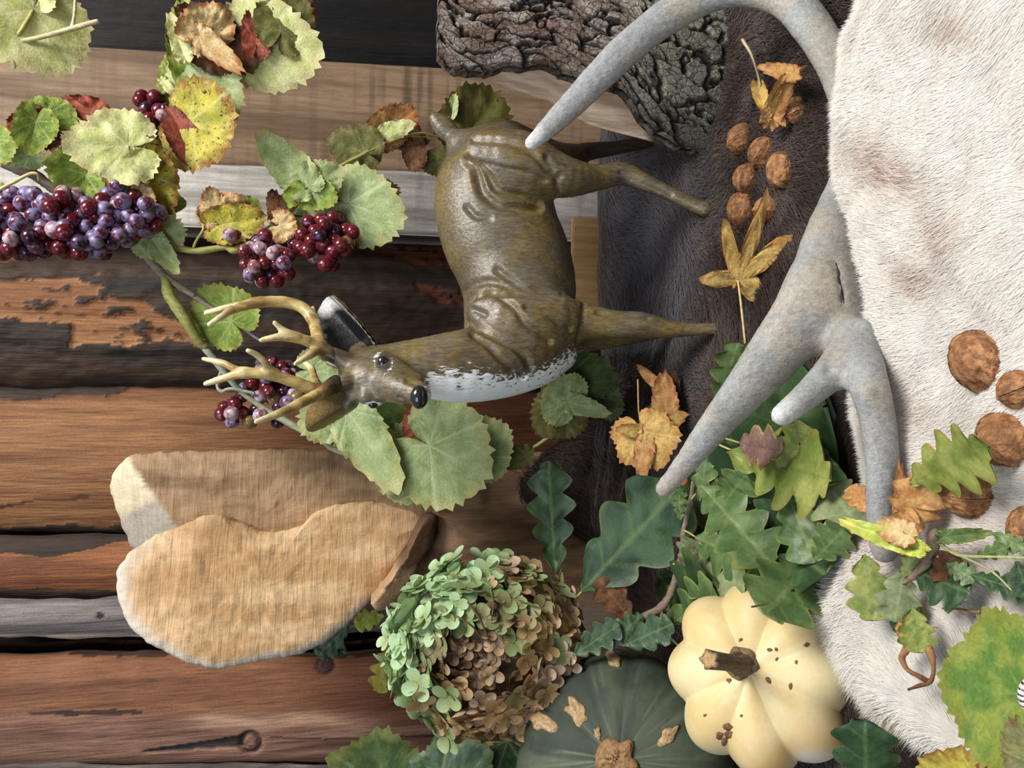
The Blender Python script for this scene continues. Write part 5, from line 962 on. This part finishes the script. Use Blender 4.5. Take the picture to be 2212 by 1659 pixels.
# ------------------------------------------------------------------ dried hydrangea
def build_hydrangea():
    C = P(1050, 1392, 0.865); root = thing('hydrangea', C*np.array([1, 1, 0])+np.array([0, 0, 0.02]), 'dried mophead hydrangea bloom, mint green fading to tan, leaning on the carving', 'flower')
    to = (CAM-C)/np.linalg.norm(CAM-C); B = frame(to); rs = np.random.RandomState(6)
    def petal_mesh(key, c1, c2, sz, shr):
        Vs, Fs, Cs, o = [], [], [], 0; rs2 = np.random.RandomState(abs(hash(key)) % 9999 if False else sum(map(ord, key)))
        for k in range(4):
            t = 0.5-0.5*np.cos(np.pi*np.linspace(0, 1, 8))[:, None]; s = np.linspace(-1, 1, 5)[None]; wd = 0.50*np.sqrt(np.maximum(1-(2*t-1)**2, 0.004))*(0.72+0.36*t)*(1-0.15*rs2.rand()); x = t+0.0*s; y = s*wd
            z = 0.28*t**2*(1-1.6*shr*rs2.rand())+0.16*(s*wd)**2*4*(0.5+shr*2*rs2.rand())+shr*0.5*(rs2.rand()-0.5)*t; an = k*np.pi/2+0.35*(rs2.rand()-0.5)
            X = (x*math.cos(an)-y*math.sin(an)); Y = (x*math.sin(an)+y*math.cos(an)); V = np.stack([X, Y, z+0.05*k % 0.1+0*X], -1).reshape(-1, 3)*sz; f = gridf(8, 5)+o; Vs.append(V); Fs.append(f); o += 40
            Cs.append(mixc(c2, c1, np.clip(t*1.3-0.1+0*s, 0, 1)).reshape(-1, 3)*(0.85+0.3*rs2.rand()))
        m = mesh('floret', np.vstack(Vs), np.vstack(Fs), M_petal, None, np.vstack(Cs)); me = m.data; bpy.data.objects.remove(m); return me
    pal = {'mint': (s2l(184, 212, 166), s2l(150, 168, 110), .0150, .2), 'sage': (s2l(160, 178, 126), s2l(130, 140, 90), .0145, .3), 'olive': (s2l(146, 144, 100), s2l(120, 112, 72), .0140, .4), 'tan': (s2l(198, 168, 124), s2l(160, 128, 84), .0140, .4), 'pink': (s2l(196, 168, 146), s2l(150, 130, 96), .0135, .4), 'brown': (s2l(136, 108, 80), s2l(84, 64, 46), .0100, 1.0), 'dry': (s2l(176, 150, 116), s2l(104, 80, 58), .0105, 1.0)}
    PM = {k: [petal_mesh(k+str(j), *v) for j in range(3)] for k, v in pal.items()}
    n = 302; g = (1+5**0.5)/2; cnt = 0
    for i in range(n):
        cz = 1-1.12*(i+0.5)/n; ph = 2*np.pi*i/g+rs.randn()*0.08; sr = math.sqrt(max(0, 1-cz*cz)); L = np.array([sr*math.cos(ph), sr*math.sin(ph), cz]); a = math.acos(max(-1, min(1, cz)))
        ctr = np.array([0.12, -0.10]); dc = math.hypot(sr*math.cos(ph)-ctr[0], sr*math.sin(ph)-ctr[1]) if cz > 0 else 2
        r = 1-0.40*math.exp(-(dc/0.42)**2)+0.05*rs.randn(); p = C+B@(L*np.array([0.089, 0.102, 0.075])*r); px, py, _ = proj(p[None]); px, py = px[0], py[0]
        if dc < 0.42: key = 'brown' if rs.rand() < 0.6 else 'dry'
        elif dc < 0.62 and rs.rand() < 0.5: key = ('dry', 'olive', 'brown')[rs.randint(3)]
        else:
            g_ = (1040-px)*0.006+(1380-py)*0.0042+rs.randn()*0.35
            key = 'mint' if g_ > 0.55 else 'sage' if g_ > -0.05 else 'olive' if (g_ > -0.4 and py < 1420) else ('tan' if rs.rand() < 0.75 else 'pink')
        me = PM[key][rs.randint(3)]; o = bpy.data.objects.new('floret', me); COL.objects.link(o); o.parent = root; o.matrix_parent_inverse = Matrix.Translation(root.location).inverted()
        nrm = B@(L*np.array([1, 1, 1.0]))+rs.randn(3)*0.38; q = Vector((0, 0, 1)).rotation_difference(Vector(nrm)); o.rotation_mode = 'QUATERNION'; o.rotation_quaternion = q @ Quaternion((0, 0, 1), rs.rand()*6.28); o.location = p; s = 0.95+0.4*rs.rand(); o.scale = (s, s, s); cnt += 1
        if cnt >= 300: break
    V, F = sphere_geo(C-to*0.004, (0.070, 0.052, 0.076), 30, 18); V = V+(normals(V, F[0])*0+1)*0+((V-C)*(0.25*(fbm(V*90, 3)-0.5))[:, None]); mesh('flower_core', V, F, M_twig, root, s2l(96, 84, 58))
    tube('stalk', [C+np.array([0, 0.02, -0.03]), C+np.array([-0.01, 0.03, -0.12]), np.array([C[0]-0.02, C[1]+0.02, 0.015])], [0.004, 0.0035, 0.0035], M_twig, root, s2l(96, 84, 56), n=8)
    for a, b, r in (((1010, 1300), (1060, 1400), 2.4), ((985, 1330), (1045, 1385), 2.2), ((1060, 1270), (1060, 1350), 2.0)):
        tube('pedicel', [P(a[0], a[1], .80), P((a[0]+b[0])/2+6, (a[1]+b[1])/2-4, .80), P(b[0], b[1], .815)], [r*mpp(.8)]*3, M_twig, root, s2l(110, 90, 60), n=6)
build_hydrangea()
# ------------------------------------------------------------------ oak branches
TW1, TW2 = s2l(110, 90, 74), s2l(136, 116, 96); YS = s2l(176, 170, 104)
ob = thing('oak_branch', P(1450, 1280, 0.77)*np.array([1, 1, 0])+np.array([0, 0, 0.03]), 'oak branch with lobed dark green leaves between the carving and the white squash', 'branch')
cane(ob, [(1498, 1040, .765), (1493, 1080, .765), (1480, 1135, .765), (1470, 1200, .77), (1454, 1268, .77), (1428, 1312, .775), (1372, 1342, .79), (1320, 1380, .81)], [5, 6, 7, 6, 8, 9, 8, 5], TW2, TW1, 'twig', .5, 31, M_twig)
cane(ob, [(1320, 1380, .81), (1272, 1372, .84), (1246, 1330, .86), (1238, 1296, .865)], [4, 4, 4, 4], TW1, TW2, 'twig', .4, 32, M_twig); cane(ob, [(1428, 1312, .775), (1436, 1360, .77), (1470, 1400, .755)], [5, 4, 2.5], TW1, YS, 'twig', .3, 33, M_twig)
V, F = sphere_geo(P(1476, 1038, .752), (0.0055, 0.005, 0.0055), 18, 12); mesh('oak_gall', V, F, M_leaf, ob, np.tile(s2l(206, 132, 84), (len(V), 1))*(0.75+0.5*vnoise(V*500))[:, None])['label'] = 'small orange oak gall'
leaves(ob, [
 ('oak', (1200, 1238), (1184, 990), .90, .90, 'oakd', D_(wid=.92, cup=.1, st=[(1222, 1275, .88), (1242, 1320, .865)], sr=3, scol=YS)), ('oak', (1256, 1278), (1474, 1046), .83, .78, 'oakd', D_(wid=1.32, wave=.05, st=[(1240, 1300, .85), (1238, 1330, .862)], sr=3, scol=YS)),
 ('oak', (1470, 1124), (1466, 1052), .755, .755, 'oakm', D_(wid=1.1)), ('oak', (1502, 1160), (1668, 1236), 'b60', 'b45', 'oakm', D_(wid=1.15, st=[(1490, 1152, 'b62'), (1478, 1146, .75)], sr=2.6, scol=YS)), ('oak', (1516, 1050), (1672, 1226), 'b72', 'b62', 'oakm', D_(wid=1.05, fold=12, st=[(1508, 1060, .735), (1494, 1078, .75)], sr=2.6, scol=YS)),
 ('oak', (1512, 1082), (1532, 945), 'b60', 'b60', 'oakm', D_(wid=1.0)), ('oak', (1530, 1150), (1760, 960), 'b32', 'b26', 'oakd', D_(wid=1.6)), ('oak', (1550, 990), (1716, 1140), 'b40', 'b30', 'oakd', D_(wid=1.7)), ('oak', (1585, 974), (1800, 1040), 'b60', 'b50', 'oliv2', D_(wid=1.2, wave=.08, st=[(1565, 966, 'b62'), (1544, 956, 'b60')], sr=3, scol=YS)), ('oak', (1680, 1010), (1756, 920), 'b55', 'b50', 'oliv2', D_(wid=1.6)), ('oak', (1728, 1070), (1808, 996), 'b42', 'b36', 'oakm', D_(wid=1.8)),
 ('oak', (1596, 956), (1690, 974), 'b70', 'b68', 'purp', D_(wid=1.3, mat=M_dry, fold=12, st=[(1580, 951, 'b70'), (1556, 944, 'b66')], sr=2.6)), ('oak', (1548, 968), (1786, 876), 'b30', 'b30', 'oakd', D_(wid=1.7)), ('oak', (1570, 910), (1780, 840), 'b24', 'b24', 'oakd', D_(wid=1.5)), ('oak', (1552, 885), (1594, 738), 'b36', 'b36', 'oakm', D_(wid=1.0)), ('oak', (1790, 1000), (1690, 860), 'b22', 'b24', 'oakd', D_(wid=1.5)),
 ('oak', (1648, 1215), (1772, 1072), 'b34', 'b30', 'oakd', D_(wid=1.7)), ('oak', (1626, 1120), (1790, 1246), 'b36', 'b40', 'oakd', D_(wid=1.7)), ('oak', (1590, 1110), (1730, 1190), 'b40', 'b40', 'oakd', D_(wid=1.7)), ('oak', (1700, 1060), (1760, 1220), 'b44', 'b40', 'oakm', D_(wid=1.5)), ('oak', (1484, 1224), (1612, 1266), 'b56', 'b60', 'oakp', D_(wid=1.4, st=[(1454, 1218, .755)], sr=2.4, scol=YS)), ('oak', (1478, 1230), (1516, 1168), 'b58', 'b58', 'oakp', D_(wid=1.7)),
 ('oak', (1454, 1326), (1560, 1258), 'b50', 'b60', 'oakd', D_(wid=1.4)), ('oak', (1458, 1342), (1556, 1286), 'b60', 'b66', 'oakm', D_(wid=1.1)), ('oak', (1345, 1396), (1456, 1346), .78, .75, 'oakd', D_(wid=1.3)), ('oak', (1238, 1416), (1340, 1348), .80, .78, 'oakd', D_(wid=1.2)), ('oak', (1366, 1344), (1290, 1246), .80, .82, 'brown', D_(wid=1.4, mat=M_dry)), ('oak', (1300, 1400), (1390, 1330), .79, .78, 'oakd', D_(wid=1.2)),
 ('oak', (1760, 1208), (1826, 1140), 'b50', 'b50', 'oakm', D_(wid=1.4)), ('oak', (1420, 1240), (1506, 1336), 'b44', 'b40', 'oakd', D_(wid=1.3)), ('oak', (1556, 1096), (1612, 1024), 'b62', 'b62', 'oakm', D_(wid=1.5)), ('oak', (1440, 1110), (1560, 1040), 'b30', 'b30', 'oakd', D_(wid=1.4)),
], M_oak)
def spot(parent, px, py, y, rx, ry, col, seed): # dead spot standing a hair proud of the blade
    th = np.linspace(0, 2*np.pi, 14, endpoint=False); w_ = 0.8+0.4*vnoise(np.stack([np.cos(th)*2+seed, np.sin(th)*2, th*0], -1)); V = np.vstack([[P(px, py, y)], P(px+rx*w_*np.cos(th), py+ry*w_*np.sin(th), y)])
    k = np.arange(14); return mesh('dead_spot', V, np.stack([0*k, 1+k, 1+(k+1) % 14], -1), M_dry, parent, s2l(*col))
lf = tag(leaves(None, [('oak', (1756, 1204), (1652, 1330), .585, .545, 'oakm', D_(wid=1.75, wave=.05, st=[(1764, 1190, .592), (1774, 1172, .60)], sr=3, scol=s2l(150, 156, 100)))], M_oak, 'oak_leaf')[0], 'green oak leaf with a small hole lying across the top of the white squash', 'leaf')
cane(lf, [(1656, 1304, .545), (1640, 1308, .543), (1624, 1311, .54)], [2.6, 2.4, 2.6], s2l(120, 96, 60), s2l(104, 80, 50), 'stalk', .2, 41)
ob2 = thing('oak_branch', P(2005, 1200, 0.485)*np.array([1, 1, 0])+np.array([0, 0, 0.05]), 'oak twig with eaten grey-green leaves lying on the white pelt below the antler butt', 'branch')
cane(ob2, [(1952, 1262, 'w26'), (1985, 1232, 'w26'), (2008, 1204, 'w26'), (2018, 1170, 'w26'), (2022, 1146, 'w26')], [5, 9, 13, 14, 9], s2l(140, 116, 92), s2l(120, 104, 88), 'twig', .9, 51, M_twig)
cane(ob2, [(2022, 1168, 'w26'), (2062, 1196, 'w26'), (2098, 1202, 'w26'), (2160, 1203, 'w26'), (2230, 1206, 'w26')], [5, 4.5, 4, 3.5, 3.5], s2l(150, 156, 96), s2l(170, 176, 120), 'twig', .2, 52); cane(ob2, [(2062, 1194, 'w26'), (2120, 1222, 'w26'), (2150, 1240, 'w26'), (2188, 1278, 'w26')], [4, 3, 3, 2.4], s2l(150, 140, 100), s2l(170, 160, 120), 'twig', .2, 53)
leaves(ob2, [
 ('ovate', (1990, 1188), (1816, 1124), 'w46', 'w60', 'lime', D_(wid=.42, fold=30, cup=.4)), ('oak', (1930, 1178), (1982, 1200), 'w26', 'w22', 'oakm', D_(wid=1.6)), ('oak', (1868, 1196), (1888, 1342), 'w26', 'w22', 'oliv2', D_(wid=1.6, cup=.2)), ('oak', (1953, 1232), (1932, 1346), 'w26', 'w22', 'oakp', D_(wid=1.6, st=[(1956, 1212, 'w26'), (1958, 1196, 'w26')], sr=2.6, scol=YS)),
 ('oak', (1970, 1230), (2098, 1282), 'w26', 'w22', 'oakd', D_(wid=1.8)), ('oak', (2044, 1216), (2108, 1254), 'w26', 'w22', 'oakm', D_(wid=1.6)), ('oak', (2100, 1242), (2230, 1284), 'w26', 'w22', 'oakd', D_(wid=.95)), ('ovate', (2040, 1160), (2148, 1150), 'w26', 'w22', 'oakm', D_(wid=.5, fold=30)), ('oak', (2140, 1150), (2226, 1190), 'w26', 'w22', 'oakm', D_(wid=.9)),
 ('oak', (2105, 1204), (2196, 1176), 'w26', 'w22', 'oakm', D_(wid=.8)), ('oak', (2196, 1212), (2226, 1300), 'w26', 'w22', 'oakd', D_(wid=1.6)), ('oak', (1952, 1246), (1994, 1188), 'w26', 'w22', 'oliv2', D_(wid=1.8)), ('oak', (2012, 1256), (2068, 1196), 'w26', 'w22', 'brown', D_(wid=1.6, mat=M_dry)), ('oak', (1944, 1180), (1986, 1150), 'w26', 'w22', 'oakp', D_(wid=1.8)),
], M_oak)
sp_ = thing('oak_sprig', P(780, 1370, 1.12), 'sprig of yellowing oak leaves sticking out behind the carving', 'branch'); cane(sp_, [(880, 1340, 1.12), (846, 1368, 1.115), (800, 1345, 1.115), (745, 1358, 1.12)], [3, 3, 3, 2.4], TW1, TW2, 'twig', .3, 61, M_twig)
leaves(sp_, [('oak', (852, 1378), (814, 1500), 1.11, 1.10, 'yellow', D_(wid=1.15)), ('oak', (830, 1330), (762, 1346), 1.11, 1.10, 'lime', D_(wid=1.6)), ('oak', (752, 1352), (684, 1420), 1.115, 1.11, 'oakd', D_(wid=1.5)), ('oak', (700, 1400), (752, 1410), 1.12, 1.115, 'oakd', D_(wid=1.2))], M_oak)
# ------------------------------------------------------------------ loose leaves
def loose(row, name, label, mat=None): return tag(leaves(None, [row], mat, name)[0], label, 'leaf')
A = lambda px, py, dz=0.004, z=zb: onto(np.array(float(px)), np.array(float(py)), lambda X, y: z(X, y)+dz)
o = loose(('star', (1594, 606), (1660, 414), gy(1594, 606, .02), gy(1660, 414, .03), 'gold', D_(wid=.50, wave=.05, mat=M_dry, st=[(1600, 650, gy(1600, 650, .018)), (1610, 742, gy(1610, 742, .012))], sr=3, scol=s2l(206, 184, 128))), 'star_leaf', 'flat yellow star-shaped leaf with long stalk lying against the fur walnuts')
dl = thing('dry_leaf', A(1680, 210), 'curled tan dead leaf with rolled narrow lobes beside the bark log foot', 'leaf')
leaves(dl, [('ovate', (1666, 262), (1716, 156), gy(1666, 262, .02), gy(1716, 156, .03), 'tan', D_(wid=.62, fold=20)), ('ovate', (1654, 252), (1694, 158), gy(1654, 252, .025), gy(1694, 158, .035), 'gold', D_(wid=.42, fold=30)), ('ovate', (1718, 160), (1652, 146), gy(1718, 160, .035), gy(1652, 146, .03), 'tan', D_(wid=.5, curl=.8)), ('ovate', (1636, 186), (1662, 262), gy(1636, 186, .02), gy(1662, 262, .025), 'gold', D_(wid=.42, fold=25)), ('ovate', (1674, 244), (1698, 274), gy(1674, 244, .02), gy(1698, 274, .012), 'tan', D_(wid=1.0)), ('ovate', (1716, 158), (1744, 140), gy(1716, 158, .03), gy(1744, 140, .02), 'tan', D_(wid=.6))], M_dry, 'lobe')
tube('stalk', [P(1604, 86, gy(1604, 86, .02)), P(1622, 116, gy(1622, 116, .02)), P(1634, 150, gy(1634, 150, .02)), P(1642, 184, gy(1642, 184, .02))], [.0018, .0013, .0011, .001], M_dry, dl, s2l(210, 190, 150), n=7)
dl = thing('dry_leaf', A(1430, 880), 'crumpled brown dead leaf with upright stalk behind the yellow maple leaf', 'leaf')
leaves(dl, [('ovate', (1438, 905), (1434, 796), .86, .86, 'tan', D_(wid=1.05, fold=12)), ('ovate', (1424, 834), (1374, 786), .862, .87, 'tan', D_(wid=.7, curl=.6)), ('ovate', (1440, 880), (1382, 905), .865, .87, 'brown', D_(wid=1.3)), ('ovate', (1442, 905), (1458, 800), .868, .87, 'brown', D_(wid=.8))], M_dry, 'lobe')
dl = thing('maple_leaf', A(1410, 960), 'yellow maple-like leaf with an orange lobe leaning beside the antler tine tip', 'leaf')
leaves(dl, [('grape', (1388, 932), (1430, 1014), .83, .82, 'gold', D_(wid=1.05, wave=.06)), ('ovate', (1388, 934), (1330, 926), .832, .83, 'gold', D_(wid=1.1, fold=10)), ('ovate', (1390, 934), (1484, 894), .83, .82, 'gold', D_(wid=1.0)), ('ovate', (1394, 950), (1386, 1034), .828, .82, 'tan', D_(wid=1.1))], M_dry, 'lobe')
tube('stalk', [P(1388, 934, .829), P(1380, 890, .835), P(1378, 820, .84)], [.0011, .001, .0012], M_dry, dl, s2l(170, 140, 96), n=7)
loose(('oak', (1966, 1044), (2140, 964), 'w30', 'w36', 'oliv2', D_(wid=1.2, wave=.05, st=[(1958, 1058, 'w26')], sr=3.4, scol=s2l(120, 110, 60))), 'oak_leaf', 'olive green oak leaf with a browned lobe lying against the antler butt', M_oak)
dl = thing('dry_leaf', A(1960, 1110, .004, zw), 'tan crisp toothed leaf folded around the butt of the antler', 'leaf')
leaves(dl, [('oak', (1952, 1160), (2006, 1026), 'w24', 'w24', 'tan', D_(wid=1.7, wave=.08)), ('star', (1952, 1080), (2024, 1104), 'w26', 'w18', 'tan', D_(wid=.8)), ('ovate', (1968, 1158), (1894, 1130), 'w52', 'w52', 'cream', D_(wid=1.05, fold=14)), ('oak', (1880, 1106), (1832, 1050), 'w16', 'w16', 'tan', D_(wid=1.4)), ('ovate', (1944, 1150), (1944, 1000), 'w16', 'w16', 'tan', D_(wid=.42))], M_dry, 'lobe')
dl = thing('dry_leaf', A(1985, 1400, .004, zw), 'withered greenish-brown oak leaf with shrivelled legs lying on the pelt', 'leaf')
leaves(dl, [('oak', (1972, 1312), (1986, 1412), 'w24', 'w24', 'oliv2', D_(wid=2.0, bend=1.6, mat=M_dry)), ('ovate', (1952, 1352), (1962, 1404), 'w26', 'w26', 'tan', D_(wid=1.4, mat=M_dry)), ('oak', (1990, 1310), (1932, 1368), 'w14', 'w14', 'oakd', D_(wid=1.0))], M_dry, 'lobe')
for p in ([(1962, 1396, 'w20'), (1948, 1420, 'w20'), (1960, 1446, 'w20'), (1990, 1464, 'w20'), (2004, 1470, 'w20')], [(2006, 1398, 'w20'), (2014, 1424, 'w20'), (2016, 1452, 'w20'), (2008, 1474, 'w20'), (1990, 1480, 'w20'), (1962, 1490, 'w20')]):
    cane(dl, p, [9, 8, 6, 6, 5, 3][:len(p)], s2l(166, 124, 84), s2l(104, 62, 40), 'curled_lobe', .5, 71, M_dry)
o = tag(tube('leaf_stalk', [A(2036, 1314, .012, zw), A(2072, 1316, .014, zw), A(2108, 1322, .014, zw), A(2116, 1322, .014, zw)], [.0006, .0007, .0008, .0014], M_dry, None, s2l(150, 116, 76), n=7), 'thin lone leaf stalk with a dark end lying on the pelt', 'stalk')
loose(('grape', (2212, 1502), (2026, 1462), 'w30', 'w30', 'motl', D_(wid=1.0, wave=.04, teeth=.07, res=1.4)), 'vine_leaf', 'large green vine leaf mottled yellow lying on the pelt corner', M_leaf)
loose(('round', (2092, 1730), (2072, 1610), 'w26', 'w30', 'yellow', D_(wid=1.1)), 'vine_leaf', 'yellowing vine leaf below the large mottled vine leaf', M_leaf)
loose(('round', (2230, 1720), (2136, 1612), 'w20', 'w20', 'red', D_(wid=.9)), 'vine_leaf', 'dark red leaf beside the mottled vine leaf, cut by the picture corner', M_leaf)
loose(('round', (2250, 1660), (2196, 1556), 'w30', 'w30', 'olive', D_(wid=.8)), 'vine_leaf', 'olive leaf at the corner over the dark red leaf', M_leaf)
loose(('oak', (1872, 1730), (1868, 1552), 'b40', 'b60', 'oakd', D_(wid=1.35)), 'oak_leaf', 'upright dark green oak leaf between the white squash and the pelt', M_oak)
loose(('grape', (818, 1700), (832, 1580), 1.04, 1.03, 'oakm', D_(wid=1.15, teeth=.09)), 'vine_leaf', 'green toothed vine leaf against the rosy wall slab', M_leaf)
iv = thing('ivy_sprig', P(1040, 1640, .93), 'dark green ivy leaves under the hydrangea beside the green pumpkin', 'leaf')
leaves(iv, [('round', (1084, 1654), (932, 1598), .95, .96, 'oakd', D_(wid=.62, teeth=.01)), ('round', (1096, 1600), (1000, 1640), .955, .95, 'oakd', D_(wid=.9, teeth=.01)), ('grape', (950, 1690), (1060, 1622), .935, .93, 'oakd', D_(wid=.9))], M_oak)
loose(('oak', (1868, 1156), (1790, 1050), 'b40', 'b36', 'oakp', D_(wid=1.8, st=[(1880, 1170, 'b44')], sr=2.6)), 'oak_leaf', 'grey-green oak leaf tucked behind the antler butt', M_oak)
V, F = sphere_geo(P(2226, 1502, gy(2226, 1502, .045, zw)), (0.0085, 0.005, 0.006), 26, 40); s_ = 0.5+0.5*np.sin(V[:, 0]*2300+40*V[:, 2]); tag(mesh('striped_shell', V, F, M_antler, None, mixc(s2l(226, 222, 214), s2l(30, 28, 28), sst(0.62, 0.78, s_))), 'small white shell with black stripes resting on the large mottled vine leaf', 'shell')
